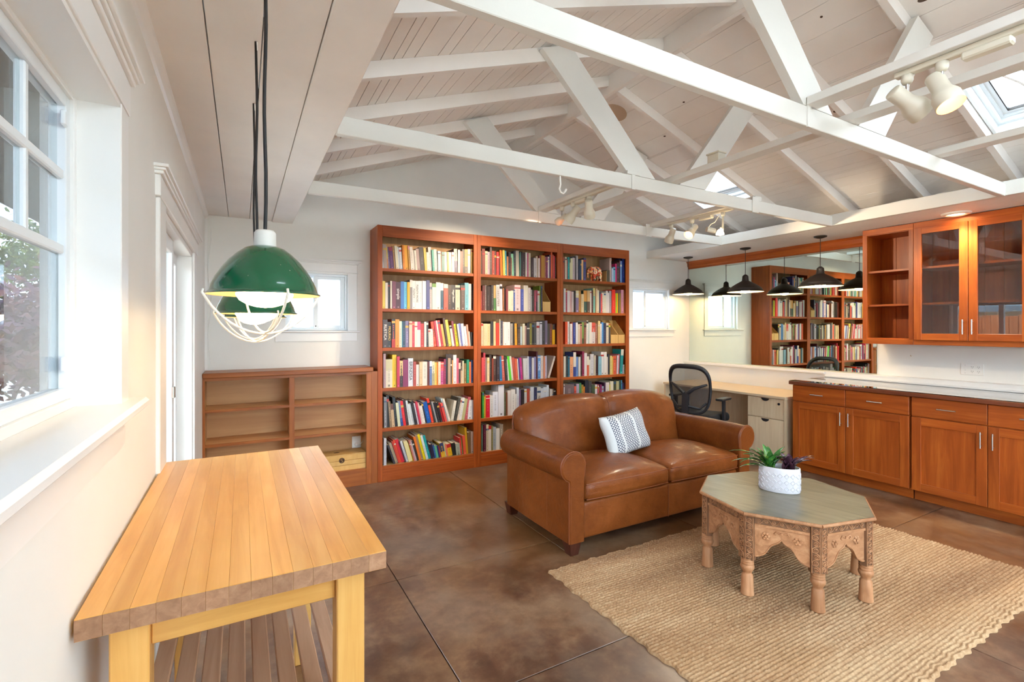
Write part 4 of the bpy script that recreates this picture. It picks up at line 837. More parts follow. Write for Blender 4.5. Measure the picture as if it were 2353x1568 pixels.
# outlets on the right wall
t = thing('wall_outlet', 'white four-socket outlet plate above the counter', 'outlet', (XR, 1.78, 1.092)); B('plate', 'wht', (-.006, -.078, -.052), (0, .078, .052), t, .002)
M['slot'] = flat('dark_slot', '#4a4640', .6)
for y in (-.045, -.002):
    for z in (-.02, .02):
        r = MB().cyl((-.0075, y, z), (-.006, y, z), .0165, n=18).build('socket', 'wht', t); mb = MB()
        for q in (-.006, .006): mb.box((-.0082, y + q - .001, z - .001), (-.0074, y + q + .001, z + .008))
        mb.cyl((-.0082, y, z - .008), (-.0074, y, z - .008), .0022, n=8); mb.build('slots', 'slot', r)
B('switch', 'wht', (-.011, .042, -.012), (-.006, .052, .012), t, .002)
for z in (-.035, .035): MB().cyl((-.0072, .047, z), (-.006, .047, z), .003, n=8).build('screw', 'silver', t)
tag(MB().tube([(XR, 2.23, 1.19), (XR - .02, 2.23, 1.19), (XR - .024, 2.23, 1.20)], .002, 6).build('wall_hook', 'brass'), 'tiny brass hook in the wall below the cabinet', 'hook')
# ------------------------------------------------------------------ desk
t = thing('desk', 'pale birch desk with two-drawer pedestal below the mirror', 'desk', (4.95, 3.86, 0))
B('desk_top', 'birchy', (0, -.84, .712), (.665, .84, .74), t, .003)
B('end_panel', 'birchz', (.02, .812, 0), (.65, .838, .711), t); B('end_panel', 'birchz', (.02, -.838, 0), (.65, -.812, .711), t); B('modesty_panel', 'birchz', (.50, -.811, .12), (.52, .811, .711), t)
B('pedestal', 'birchz', (.045, -.811, .09), (.49, -.39, .711), t); B('plinth', 'birchy', (.06, -.811, 0), (.48, -.395, .09), t)
M['laminate'] = paint('grey_laminate', '#b9a993', .5)
for a, b in ((.49, .705), (.095, .482)):
    d = B('drawer', 'birchz', (.025, -.808, a), (.044, -.393, b), t, .0015); zc = b - .004
    MB().prism([(.0235, -.60 + .045 * cos(pi + i * pi / 10), zc + .032 * sin(pi + i * pi / 10)) for i in range(11)], (.004, 0, 0)).build('pull', 'black', d)
MB().cyl((.02, -.755, .655), (.026, -.755, .655), .013, n=16).build('lock', 'black', t)
# ------------------------------------------------------------------ office chair
k = NT('mesh_fabric'); tr = k.node('ShaderNodeBsdfTransparent'); ck = k.node('ShaderNodeTexChecker'); ck.inputs['Scale'].default_value = 420
k.link(k.coords(), ck.inputs['Vector']); k.p.inputs['Base Color'].default_value = (.03, .032, .04, 1); k.p.inputs['Roughness'].default_value = .7
mx = k.node('ShaderNodeMixShader'); k.link(k.math('MULTIPLY_ADD', ck.outputs['Fac'], .5), mx.inputs[0]); k.n[-1].inputs[2].default_value = .42
mx.inputs[0].default_value = .5; k.link(k.p.outputs[0], mx.inputs[2]); k.link(tr.outputs[0], mx.inputs[1]); k.link(mx.outputs[0], k.out.inputs[0]); M['mesh'] = k.m
t = thing('office_chair', 'black mesh-back office chair at the desk', 'chair', (4.60, 3.83, 0), radians(14))
# local: faces +x, back at -x
def bk(y, z):   # curved back surface x
    return -.24 - .05 * ((z - .55) / .5) ** 2 * (1 if z > .6 else .3) + .055 * (y / .23) ** 2 - .03 * (z - .5)
def outl(a, s_=1.0):
    c, s = cos(a), sin(a); e = .55; y = .235 * s_ * (abs(c) ** e) * (1 if c > 0 else -1); z = .775 + .265 * s_ * (abs(s) ** e) * (1 if s > 0 else -1)
    y *= 1 - .12 * ((.775 - z) / .265 if z < .775 else 0); return y, z
N = 44; ring = [outl(2 * pi * i / N) for i in range(N)]
MB().tube([(bk(y, z), y, z) for y, z in ring], [.016 + .012 * max(0, (z - .85) / .2) for y, z in ring], 8, True).build('back_frame', 'black', t)
mb = MB(); rows = 10
vs = []; fs = []
for j in range(rows + 1):
    f = 1 - j / rows * .999
    for i in range(N): y, z = ring[i]; y *= f; z = .775 + (z - .775) * f; vs.append((bk(y, z) + .004, y, z))
for j in range(rows):
    for i in range(N): fs.append((j * N + i, j * N + (i + 1) % N, (j + 1) * N + (i + 1) % N, (j + 1) * N + i))
mb.raw(vs, fs, True); mb.build('back_mesh', 'mesh', t)
mb = MB()   # Y-shaped lumbar spine
mb.obox((-.33, 0, .36), (-.305, 0, .74), .075, .022, (1, 0, 0))
for s_ in (-1, 1):
    mb.tube([(-.30, s_ * .02, .74), (-.30, s_ * .10, .80), (bk(.2, .84) - .012, s_ * .215, .845)], [.022, .018, .012], 8)
    mb.tube([(-.305, s_ * .03, .60), (bk(.13, .58) - .02, s_ * .13, .575), (bk(.2, .62) - .012, s_ * .20, .64)], [.016, .014, .012], 8)
mb.build('lumbar_support', 'black', t)
MB().rbox((.03, 0, .455), (.25, .25, .045), .04, 5, lambda x, y, z: (x, y, z - .035 * max(0, (x - .12) / .13) ** 2 + (.012 * (y / .25) ** 2 if z > 0 else 0))).build('seat', 'blackfab', t)
MB().obox((-.33, 0, .37), (-.02, 0, .385), .08, .025).build('tilt_bracket', 'black', t); B('mechanism', 'black', (-.1, -.09, .36), (.13, .09, .41), t, .012)
for s_ in (-1, 1):
    a_ = MB().tube([(.02, s_ * .20, .40), (.02, s_ * .275, .40), (.02, s_ * .285, .43)], .016, 8).obox((.02, s_ * .285, .42), (.01, s_ * .285, .66), .05, .022, (0, 1, 0)).build('arm', 'black', t)
    MB().rbox((.02, s_ * .28, .672), (.12, .042, .014), .013, 3).build('arm_pad', 'black', a_)
MB().tube([(.0, .09, .385), (.0, .25, .375)], .006, 6).cyl((.0, .25, .375), (0, .29, .372), .012, n=8).build('tilt_lever', 'black', t)
MB().cyl((0, 0, .09), (0, 0, .37), .027, .022, 14).build('gas_lift', 'black', t)
for i in range(5):
    a = i * 2 * pi / 5 + .3; lg = MB().obox((0, 0, .10), (.29 * cos(a), .29 * sin(a), .075), .045, .03).build('base_leg', 'black', t)
    MB().cyl((.29 * cos(a) - .012 * sin(a), .29 * sin(a) + .012 * cos(a), .027), (.29 * cos(a) + .012 * sin(a), .29 * sin(a) - .012 * cos(a), .027), .027, n=14).cyl((.29 * cos(a), .29 * sin(a), .03), (.29 * cos(a), .29 * sin(a), .08), .008, n=8).build('caster', 'black', lg)
# ------------------------------------------------------------------ dark pendants over the desk, recessed can
M['bulbw'] = emis('pendant_bulb', '#ffdca4', 26.0); M['shadein'] = flat('shade_inside', '#e8e2d4', .5)
PN = ['dark bronze pendant lamp nearest the corner by the small window', 'middle dark bronze pendant lamp in front of the mirror', 'dark bronze pendant lamp nearest the wall cabinets']
for i, (y, zr) in enumerate(((4.60, 1.925), (3.74, 1.90), (2.87, 1.90))):
    t = thing('pendant_lamp', PN[i], 'lamp', (5.32, y, 2.432), group='dark pendants over the desk'); z0 = zr - 2.432
    MB().lathe([(0, 0), (.062, 0), (.06, -.012), (.03, -.022), (.012, -.026), (0, -.026)], n=24).build('canopy', 'bronze', t)
    MB().cyl((0, 0, -.024), (0, 0, z0 + .20), .0035, n=8).build('cord', 'bronze', t)
    MB().lathe([(0, z0 + .212), (.012, z0 + .212), (.03, z0 + .197), (.034, z0 + .19), (.034, z0 + .185), (.038, z0 + .14), (.044, z0 + .13)], n=24).build('socket_cap', 'bronze', t)
    s_ = MB().lathe([(.043, z0 + .132), (.07, z0 + .118), (.11, z0 + .095), (.15, z0 + .068), (.178, z0 + .045), (.186, z0 + .035), (.184, z0 + .028), (.19, z0 + .024), (.205, z0)], n=40).build('shade', 'bronze', t)
    MB().lathe([(.041, z0 + .128), (.07, z0 + .114), (.11, z0 + .091), (.15, z0 + .064), (.182, z0 + .026), (.203, z0 + .001)][::-1], n=40).build('shade_lining', 'shadein', s_)
    MB().lathe([(0, z0 - .012), (.03, z0 - .008), (.048, z0 + .006), (.052, z0 + .02), (.045, z0 + .05), (.025, z0 + .09), (.018, z0 + .115)], n=24).build('bulb', 'bulbw', t)
M['canlight'] = emis('can_light_lens', '#ffd9a0', 14.0)
t = thing('recessed_light', 'white round recessed light in the soffit above the cabinets', 'light', (5.26, 1.74, 2.4315)); MB().lathe([(.055, -.004), (.072, -.018), (.092, -.012), (.10, 0), (.10, .004)], n=32).build('trim_ring', 'wht', t); MB().lathe([(0, -.008), (.056, -.007)], n=32).build('lens', 'canlight', t)
MB().lathe([(.09, .022), (.10, .03), (.10, .09), (.085, .12), (.06, .135), (0, .138)], (-.22, 0, 0), 24).build('housing', 'wht', t)
MB().tube([(-.30, -.02, .08), (-.34, .2, .12), (-.35, .45, .11), (-.35, .75, .09), (-.33, 1.0, .07)], .004, 5).build('wire', 'trim', t)
l = bpy.data.lights.new('recessed_light_lamp', 'SPOT'); l.energy = 30; l.color = (1, .84, .62); l.spot_size = radians(125); l.spot_blend = 1.0; l.shadow_soft_size = .05
lo_ = bpy.data.objects.new('recessed_light_lamp', l); COL.objects.link(lo_); lo_.location = (5.22, 1.74, 2.405)
for yy in (.75, -.3):  # further cans added out of view to brighten the counter run
    t = copy_tree(bpy.data.objects['recessed_light']); t.location.y = yy; t['label'] = 'added unseen recessed soffit light %s' % ('farther along the counter' if yy > 0 else 'above the end of the counter')
    l2 = lo_.copy(); COL.objects.link(l2); l2.location.y = yy
# ------------------------------------------------------------------ leather loveseat
t = thing('loveseat', 'tan leather two-seat sofa with rolled arms', 'sofa', (2.715, 2.96, 0))
# local frame: x -0.965..0.965, y front -0.46, back +0.46
HW = .965
def arm_profile(s_):
    # s_ = -1 left arm, +1 right arm; outline (x,z), roll outward
    P = []; xi = HW - .185; cx, cz, r = HW - .098, .572, .098
    P.append((xi, .085)); P.append((xi, .50))
    for i in range(15):
        a = radians(180 - 8 - i * (250 - 8) / 14); P.append((cx + r * cos(a), cz + r * sin(a)))
    P += [(HW - .065, .47), (HW - .065, .30), (HW - .065, .085)]
    return [(s_ * p, q) for p, q in P]
for s_ in (-1, 1):
    pr_ = arm_profile(s_); mb = MB(); y0, y1 = -.46, .40
    n = len(pr_); cxm = s_ * (HW - .11); czm = .4
    rings = []
    for yy, off in ((y0, .012), (y0 + .004, .004), (y0 + .014, 0), (y0 + .02, 0), ((y0 + y1) / 2, -.004), (y1 - .03, 0), (y1, .02)):
        rg = []
        for i, (x, z) in enumerate(pr_):
            xa, za = pr_[i - 1] if i else pr_[i]; xb, zb = pr_[(i + 1)] if i < n - 1 else pr_[i]
            tx, tz = xb - xa, zb - za; L_ = sqrt(tx * tx + tz * tz) or 1; nx, nz = -tz / L_ * s_, tx / L_ * s_
            rg.append((x - nx * off, yy, z - nz * off))
        rings.append(rg)
    vs = [p for rg in rings for p in rg]; fs = []
    for j in range(len(rings) - 1):
        for i in range(n - 1): fs.append((j * n + i, j * n + i + 1, (j + 1) * n + i + 1, (j + 1) * n + i))
    if s_ > 0: fs = fs
    mb.raw(vs, fs, True)
    o_ = len(rings[0]); mb.raw(rings[0], [tuple(range(n)) if s_ < 0 else tuple(range(n - 1, -1, -1))]); mb.raw(rings[-1], [tuple(range(n))])
    a_ = mb.build('arm', 'leather', t)
    MB().tube([(x - s_ * 0, y0 + .010, z) for x, z in pr_[1:]], .0045, 6).build('piping', 'piping', a_)
    for yy in (-.2, .1): MB().tube([(s_ * (HW - .064), yy, .09), (s_ * (HW - .0635), yy + .005, .28), (s_ * (HW - .063), yy, .475)], .0028, 5).build('seam', 'piping', a_)
MB().rbox((0, .015, .205), (HW - .19, .45, .12), .02, 6).build('base', 'leather', t)
MB().tube([(-.005, -.437, .09), (-.003, -.438, .2), (-.005, -.437, .32)], .0035, 5).build('front_seam', 'piping', t)
for s_ in (-1, 1):
    xc = s_ * .388
    def seatf(x, y, z): 
        c = (1 - (x / .39) ** 2) * (1 - (y / .31) ** 2)
        return (x, y - .012 * (1 - (x / .39) ** 2) * (1 if y < -.2 else 0), z + (.072 * max(0, c) ** .75 if z > 0 else 0) + .004 * sin(x * 40 + y * 9) * max(0, c) * (1 if z > 0 else 0))
    c_ = MB().rbox((xc, -.145, .392), (.386, .312, .062), .042, 12, seatf).build('seat_cushion', 'leather', t, True)
    z = .427; e = .372
    def pipe(zc, in_): return [(xc + (e - in_) * a, -.145 - .304 + .002 - (.012 if abs(a) < .9 else 0) * (1 - a * a), zc) for a in [i / 8 - 1 for i in range(17)]]
    MB().tube(pipe(.441, 0), .0042, 6).build('piping', 'piping', c_); MB().tube(pipe(.343, 0), .0042, 6).build('piping', 'piping', c_)
def backf(x, y, z):
    u_ = abs(x) / .84; top = max(0, (z + .04) / .33)
    z2 = z - (.085 * u_ ** 4 + .016 * max(0, 1 - abs(x) / .10) ** 2) * top + .014 * sin(pi * min(1, abs(x) / .8)) * top
    h_ = abs(x) - .42; puff = .035 * (1 - (h_ / .44) ** 2) * (1 - (z / .3) ** 2) if y < 0 else 0
    gr = .016 * max(0, 1 - abs(x) / .05) if y < 0 else 0
    return (x, y - max(0, puff) + gr + .10 * (z + .27) / .55 + .003 * sin(x * 23 + z * 11) * (1 if y < 0 else 0), z2)
b_ = MB().rbox((0, .265, .61), (.845, .105, .285), .085, 26, backf).build('back', 'leather', t, True)
MB().tube([(.0, .165, .50), (.0, .178, .62), (0, .20, .74), (0, .222, .82), (0, .255, .868), (0, .33, .88)], .004, 5).build('back_seam', 'piping', b_)
MB().tube([(-.845, .345, .55), (-.852, .355, .62), (-.852, .372, .72), (-.838, .38, .78)], .006, 6).build('back_piping', 'piping', t)
for sx_ in (-1, 1):
    for sy in (-1, 1):
        x, y = sx_ * (HW - .115), (-.41 if sy < 0 else .38)
        MB().raw([(x - .03, y - .03, 0), (x + .03, y - .03, 0), (x + .03, y + .03, 0), (x - .03, y + .03, 0), (x - .045, y - .045, .088), (x + .045, y - .045, .088), (x + .045, y + .045, .088), (x - .045, y + .045, .088)], [(0, 3, 2, 1), (4, 5, 6, 7), (0, 1, 5, 4), (1, 2, 6, 5), (2, 3, 7, 6), (3, 0, 4, 7)]).build('foot', 'footwood', t)
# ------------------------------------------------------------------ cushion with zigzag weave
k = NT('zigzag_fabric'); tc = k.node('ShaderNodeTexCoord'); sp_ = k.node('ShaderNodeSeparateXYZ'); k.link(tc.outputs['Object'], sp_.inputs[0]); X_, Z_ = sp_.outputs[0], sp_.outputs[2]
def pp(a, s): 
    m = k.node('ShaderNodeMath', operation='PINGPONG'); k.link(a, m.inputs[0]); m.inputs[1].default_value = s; return m.outputs[0]
band = pp(k.math('ADD', X_, 10.0 + .012), .0825)           # repeats of broad bands
blank = k.math('LESS_THAN', band, .011)
left = k.math('LESS_THAN', X_, -.185)
zz = pp(k.math('ADD', Z_, 10.0), .0105)
d1 = pp(k.math('ADD', k.math('ADD', X_, 10.0), k.math('MULTIPLY', zz, 1.3)), .0125)
d2 = pp(k.math('ADD', k.math('SUBTRACT', X_, k.math('MULTIPLY', zz, 1.3)), 10.004), .0125)
ln = k.math('MAXIMUM', k.math('LESS_THAN', d1, .0032), k.math('LESS_THAN', d2, .0032))
ln = k.math('MULTIPLY', ln, k.math('SUBTRACT', 1.0, k.math('MAXIMUM', blank, left)))
k.link(k.mix(ln, '#d3d4d2', '#2c3450'), k.p.inputs['Base Color']); k.p.inputs['Roughness'].default_value = .85; k.bump(k.noise(k.coords(), 300, 2), .2, .002); M['zig'] = k.m
def pil(sgn):
    n = 22; vs = []; fs = []
    for i in range(n + 1):
        for j in range(n + 1):
            a, b = i / n * 2 - 1, j / n * 2 - 1
            th = .075 * max(0, (1 - a ** 4) * (1 - b ** 4)) ** .55
            x = .235 * a * (1 - .05 * (1 - b * b)); z = .165 * b * (1 - .07 * (1 - a * a)); vs.append((x, sgn * th + .004 * sin(9 * a + 5 * b), z))
    for i in range(n):
        for j in range(n):
            f = (i * (n + 1) + j, (i + 1) * (n + 1) + j, (i + 1) * (n + 1) + j + 1, i * (n + 1) + j + 1); fs.append(f if sgn < 0 else f[::-1])
    return vs, fs
mb = MB(); mb.raw(*pil(-1), True); mb.raw(*pil(1), True)
o = mb.build('throw_pillow', 'zig', weld=True); o.location = (2.655, 2.915, .635); o.rotation_euler = (radians(-20), radians(-5), radians(8)); tag(o, 'white cushion with navy zigzag weave on the sofa', 'pillow')
# ------------------------------------------------------------------ jute rug
import numpy as np
def rug():
    x0, x1, y0, y1 = 1.61, 4.10, .90, 2.415; p = .0185; q = .021
    nx = int((x1 - x0) / q) * 4; ny = int((y1 - y0) / p) * 4
    ii, jj = np.meshgrid(np.arange(nx + 1), np.arange(ny + 1), indexing='ij')
    X = x0 + ii * (x1 - x0) / nx; Y = y0 + jj * (y1 - y0) / ny
    row = np.floor((Y - y0) / p); rng = np.random.RandomState(3); ro = rng.rand(400)[np.clip(row.astype(int), 0, 399)]
    ph = ((Y - y0) / p) % 1.0; px = (((X - x0) / q) + ro * 1.0) % 1.0
    jit = rng.rand(500, 500)[np.clip(((X - x0) / q + ro).astype(int), 0, 499), np.clip(row.astype(int), 0, 499)]
    Z = .007 + (.009 + .004 * jit) * np.sqrt(np.clip(np.sin(np.pi * ph), 0, 1)) * (.55 + .45 * np.sqrt(np.clip(np.sin(np.pi * px), 0, 1)))
    ed = np.minimum(np.minimum(ii, nx - ii), np.minimum(jj, ny - jj)); Z = np.where(ed == 0, .001, Z)
    wob = .006 * np.sin(Y * 31) + .005 * np.sin(Y * 77 + 1); X = X + wob * np.clip(1 - np.minimum(X - x0, x1 - X) / .1, 0, 1) + .012 * np.sin(Y * 2.2)
    Y = Y + (.005 * np.sin(X * 37) + .004 * np.sin(X * 83)) * np.clip(1 - np.minimum(Y - y0, y1 - Y) / .1, 0, 1)
    V = np.stack([X, Y, Z], -1).reshape(-1, 3)
    idx = np.arange((nx + 1) * (ny + 1)).reshape(nx + 1, ny + 1)
    Fq = np.stack([idx[:-1, :-1], idx[1:, :-1], idx[1:, 1:], idx[:-1, 1:]], -1).reshape(-1, 4)
    me = bpy.data.meshes.new('jute_rug'); me.vertices.add(len(V)); me.vertices.foreach_set('co', V.ravel()); me.loops.add(Fq.size); me.loops.foreach_set('vertex_index', Fq.ravel().astype(np.int32))
    me.polygons.add(len(Fq)); me.polygons.foreach_set('loop_start', np.arange(0, Fq.size, 4, dtype=np.int32)); me.polygons.foreach_set('loop_total', np.full(len(Fq), 4, dtype=np.int32)); me.update(calc_edges=True); me.validate()
    me.polygons.foreach_set('use_smooth', np.ones(len(Fq), dtype=bool)); me.materials.append(M['jute']); return me
tag(link('jute_rug', rug()), 'chunky woven tan jute rug on the concrete floor', 'rug')
# ------------------------------------------------------------------ carved octagonal coffee table
CT = (2.822, 1.748); RT = .462; A0 = radians(9.6)
t = thing('coffee_table', 'carved wooden octagonal coffee table on the rug', 'table', (CT[0], CT[1], .0165), A0)
top = [(RT * cos(i * pi / 4), RT * sin(i * pi / 4)) for i in range(8)]
def clip(poly, xa, xb):
    def cut(P, c, s):
        R_ = []
        for i in range(len(P)):
            a, b = P[i - 1], P[i]; ia, ib = s * (a[0] - c) <= 1e-9, s * (b[0] - c) <= 1e-9
            if ia != ib: f = (c - a[0]) / (b[0] - a[0]); R_.append((c, a[1] + f * (b[1] - a[1])))
            if ib: R_.append(b)
        return R_
    return cut(cut(poly, xb, 1), xa, -1)
ra = radians(30); rot = lambda p, a: (p[0] * cos(a) - p[1] * sin(a), p[0] * sin(a) + p[1] * cos(a))
tp = [rot(p, -ra) for p in top]; edges_ = [-.47, -.27, -.085, .10, .29, .47]
for a, b in zip(edges_, edges_[1:]):
    P = [rot(p, ra) for p in clip(tp, a + .0006, b - .0006)]
    MB().prism([(p[0], p[1], .433) for p in P], (0, 0, .020)).build('top_plank', 'tbtop', t)
mb = MB()
for i in range(8):
    a, b = top[i], top[(i + 1) % 8]; f = 1.004
    mb.tube([(a[0] * f, a[1] * f, .443), (b[0] * f, b[1] * f, .443)], .0095, 8)
mb.build('edge_moulding', 'carvx', t)
LR = .425
def scroll_chain(mb, org, ux_, uz, n, pitch, r, nrm, horizontal=False):
    """row of carved rosettes joined by S curves on a plane"""
    org, ux_, uz, nrm = Vector(org), Vector(ux_), Vector(uz), Vector(nrm)
    for i in range(n):
        c = org + uz * (pitch * i)
        mb.tube([c + (ux_ * cos(a) + uz * sin(a)) * r * .55 for a in [q * pi / 4 for q in range(8)]], r * .17, 4, True)
        mb.cyl(c, c + nrm * r * .22, r * .2, n=6)
        if i < n - 1:
            s = 1 if i % 2 else -1
            mb.tube([c + ux_ * s * r * .95 + uz * (-r * .5), c + ux_ * s * r * 1.0 + uz * r * .4, c + ux_ * s * r * .3 + uz * pitch * .5, c - ux_ * s * r * .9 + uz * (pitch - r * .5), c - ux_ * s * r + uz * (pitch + r * .3)], r * .17, 4)
for i in range(8):
    a = i * pi / 4; lx, ly = LR * cos(a), LR * sin(a)
    lg = MB().lathe([(0, 0), (.034, 0), (.0345, .004), (.033, .012), (.031, .06), (.029, .105), (.024, .112), (.022, .118), (.026, .128), (.034, .142), (.036, .152), (.033, .162), (.030, .165), (.033, .169), (.033, .174), (.030, .178), (.033, .182), (.033, .187), (.030, .191), (.033, .195), (.033, .20)], (lx, ly, 0), 18).build('leg', 'carvz', t)
    # five-sided carved block with a face to either apron
    nr = Vector((cos(a), sin(a), 0)); tg = Vector((-sin(a), cos(a), 0)); h_ = .043
    e1 = Vector((cos(a + pi / 8), sin(a + pi / 8), 0)); e2 = Vector((cos(a - pi / 8), sin(a - pi / 8), 0))
    c0 = Vector((lx, ly, .195)); apex = c0 + nr * .030
    d1 = Vector((-e1.y, e1.x, 0)); d2 = Vector((e2.y, -e2.x, 0)); p1 = apex + d1 * h_; p2 = apex + d2 * h_
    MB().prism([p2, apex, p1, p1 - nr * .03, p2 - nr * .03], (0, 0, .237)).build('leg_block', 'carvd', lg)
    mb = MB()
    for dd, nn in ((d1, e1), (d2, e2)):
        scroll_chain(mb, apex + dd * h_ * .5 + nn * .001 + Vector((0, 0, .02)), dd, Vector((0, 0, 1)), 7, .0325, .0165, nn)
        mb.tube([apex + dd * .004 + nn * .001, apex + dd * .004 + nn * .001 + Vector((0, 0, .235))], .0022, 4); mb.tube([apex + dd * (h_ - .003) + nn * .001, apex + dd * (h_ - .003) + nn * .001 + Vector((0, 0, .235))], .0022, 4)
    mb.build('carved_scroll', 'carvx', lg)
    # apron between this leg and the next
    b = a + pi / 4; pa = Vector((LR * cos(a), LR * sin(a), 0)); pb = Vector((LR * cos(b), LR * sin(b), 0)); dr = (pb - pa).normalized(); nm = Vector((cos(a + pi / 8), sin(a + pi / 8), 0)); o_ = pa + nm * .018; L_ = (pb - pa).length
    u0, u1 = .036, L_ - .036
    def P3(u, z, out=0.0): return o_ + dr * u + Vector((0, 0, z)) + nm * out
    prof = []; m_ = (u0 + u1) / 2; hw = (u1 - u0) / 2
    for f in [q / 24 for q in range(25)]:
        u = u0 + (u1 - u0) * f; g = abs(u - m_) / hw
        z = .335 - .012 * (g / .12) if g < .12 else (.323 - .075 * ((g - .12) / .5) ** 1.6 if g < .62 else (.248 - .022 * sin((g - .62) / .38 * pi / 2)))
        z -= .010 * abs(sin(g * 2.6 * pi)) * (1 - g)
        prof.append((u, z - .01))
    ap = MB().prism([P3(u, z) for u, z in prof] + [P3(u1, .388), P3(u0, .388)], -nm * .016).build('apron', 'carvd' if False else 'carvx', t)
    MB().tube([P3(u, z + .006, .001) for u, z in prof], .0035, 5).build('scallop_bead', 'carvx', ap)
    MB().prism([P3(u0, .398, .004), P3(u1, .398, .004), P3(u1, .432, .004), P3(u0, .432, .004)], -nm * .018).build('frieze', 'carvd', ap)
    MB().prism([P3(u0, .384, .008), P3(u1, .384, .008), P3(u1, .397, .008), P3(u0, .397, .008)], -nm * .018).build('moulding', 'carvx', ap)
    mb = MB(); scroll_chain(mb, P3(u0 + .02, .415, .005), Vector((0, 0, 1)), dr, 7, (u1 - u0 - .04) / 6, .014, nm); mb.build('carved_scroll', 'carvx', ap)
    mb = MB()
    for s_ in (-1, 1):
        c = P3(m_ + s_ * hw * .58, .338, .002)
        mb.cyl(c, c + nm * .006, .006, n=8)
        for q in range(6):
            an = q * pi / 3; cc = c + (dr * cos(an) + Vector((0, 0, 1)) * sin(an)) * .0145; mb.tube([cc - dr * .0001, cc + nm * .004], [.0085, .005], 7)
    c = P3(m_, .362, .002); mb.cyl(c, c + nm * .006, .007, n=8)
    for s_ in (-1, 1): mb.tube([c + dr * s_ * .01, c + dr * s_ * .026 + Vector((0, 0, .008)), c + dr * s_ * .034 + Vector((0, 0, -.004)), c + dr * s_ * .026 + Vector((0, 0, -.01))], .004, 5)
    mb.build('carved_flower', 'carvx', ap)
# ------------------------------------------------------------------ planter and bromeliads
PC = (2.872, 1.79, .4702); EA, EB = .112, .070; PRt = radians(-60)
k = NT('white_glaze'); k.p.inputs['Base Color'].default_value = (*lin('#d3d2d8'), 1); k.p.inputs['Roughness'].default_value = .22; k.p.inputs['Coat Weight'].default_value = .3; M['glaze'] = k.m
t = thing('planter', 'white oval ceramic planter with raised diamond pattern', 'planter', PC, PRt)
MB().lathe([(0, 0), (.97, 0), (1, .004), (1, .143), (.985, .148), (.955, .148), (.94, .143), (.94, .115), (0, .112)], n=56, ex=EA, ey=EB).build('pot', 'glaze', t)
mb = MB(); ND = 17
def es(a, z, o_=.0008):
    n_ = Vector((cos(a) / EA, sin(a) / EB, 0)).normalized(); return Vector((EA * cos(a), EB * sin(a), z)) + n_ * o_
# equal-arc angles
tab = [0.0]; NS = 720
for i in range(NS): tab.append(tab[-1] + sqrt((EA * sin(2 * pi * i / NS)) ** 2 + (EB * cos(2 * pi * i / NS)) ** 2) * 2 * pi / NS)
def arc(s_):
    s_ = s_ % tab[-1]
    for i in range(NS):
        if tab[i + 1] >= s_: return 2 * pi * (i + (s_ - tab[i]) / (tab[i + 1] - tab[i])) / NS
for j, z in enumerate((.028, .066, .104)):
    for i in range(ND):
        s0 = tab[-1] * i / ND
        for rs, rw in ((.0145, .0016), (.0085, .0)):
            if rw: mb.tube([es(arc(s0 + rs * dx), z + rs * dz) for dx, dz in ((1, .0), (.62, .28), (.28, .62), (0, 1), (-.28, .62), (-.62, .28), (-1, 0), (-.62, -.28), (-.28, -.62), (0, -1), (.28, -.62), (.62, -.28))], .0025, 5, True)
mb.build('diamond_relief', 'glaze', t)
M['moss'] = paint('moss', '#8b8a2c', .9, .5, .6, 40)
mb = MB(); rnd = random.Random(4)
for i in range(120):
    r_, a_ = sqrt(rnd.random()) * .78, rnd.uniform(0, 2 * pi); x, y = EA * r_ * cos(a_), EB * r_ * sin(a_); mb.lathe([(.012, 0), (.009, .008), (0, .012)], (x, y, .108 + rnd.uniform(0, .006)), 6)
mb.build('moss_bed', 'moss', t, kind='stuff')
def lmat(name, a, b, c):
    k = NT(name); n = k.noise(k.coords((4, 4, 4), rand=9.0), 6, 3); k.link(k.ramp(n, [(.3, a), (.55, b), (.75, c)]), k.p.inputs['Base Color']); k.p.inputs['Roughness'].default_value = .25; k.p.inputs['Coat Weight'].default_value = .3; return k.m
M['green'] = lmat('bromeliad_green', '#1f4a24', '#3f7a34', '#8fae3c'); M['plum'] = lmat('bromeliad_plum', '#33202c', '#4f3040', '#7c5a68'); M['lime'] = flat('lime_sprout', '#c2c83a', .6)
def leaf(t, base, az, L_, w, up, droop, mat):
    n = 9; base = Vector(base); d = Vector((cos(az), sin(az), 0)); s_ = Vector((-sin(az), cos(az), 0)); mb = MB(); vs = []
    p = base.copy(); el = up
    for i in range(n + 1):
        f = i / n; ww = w * (sin(pi * min(1, (.12 + f * .88)) ** .75) * .9 + .1) * (1 if f < .97 else .3); nrm = Vector((0, 0, 1)) * cos(el) - d * sin(el)
        vs += [p + s_ * ww / 2 + nrm * ww * .22, p, p - s_ * ww / 2 + nrm * ww * .22]
        p = p + (d * cos(el) + Vector((0, 0, 1)) * sin(el)) * (L_ / n); el -= droop / n
    fs = []
    for i in range(n):
        for q in (0, 1): fs.append((i * 3 + q, i * 3 + q + 1, i * 3 + q + 4, i * 3 + q + 3))
    mb.raw(vs, fs, True); lo = [v - Vector((0, 0, .0012)) for v in vs]; mb.raw(lo, [f[::-1] for f in fs], True); return mb.build('leaf', mat, t)
cr, sr = cos(PRt), sin(PRt)
def pot(x, y, z): return (PC[0] + x * cr - y * sr, PC[1] + x * sr + y * cr, PC[2] + z)
t = thing('green_bromeliad', 'green bromeliad with long arching strap leaves in the white planter', 'plant', pot(-.05, 0, .112))
cv = radians(-29.15)   # camera right direction azimuth
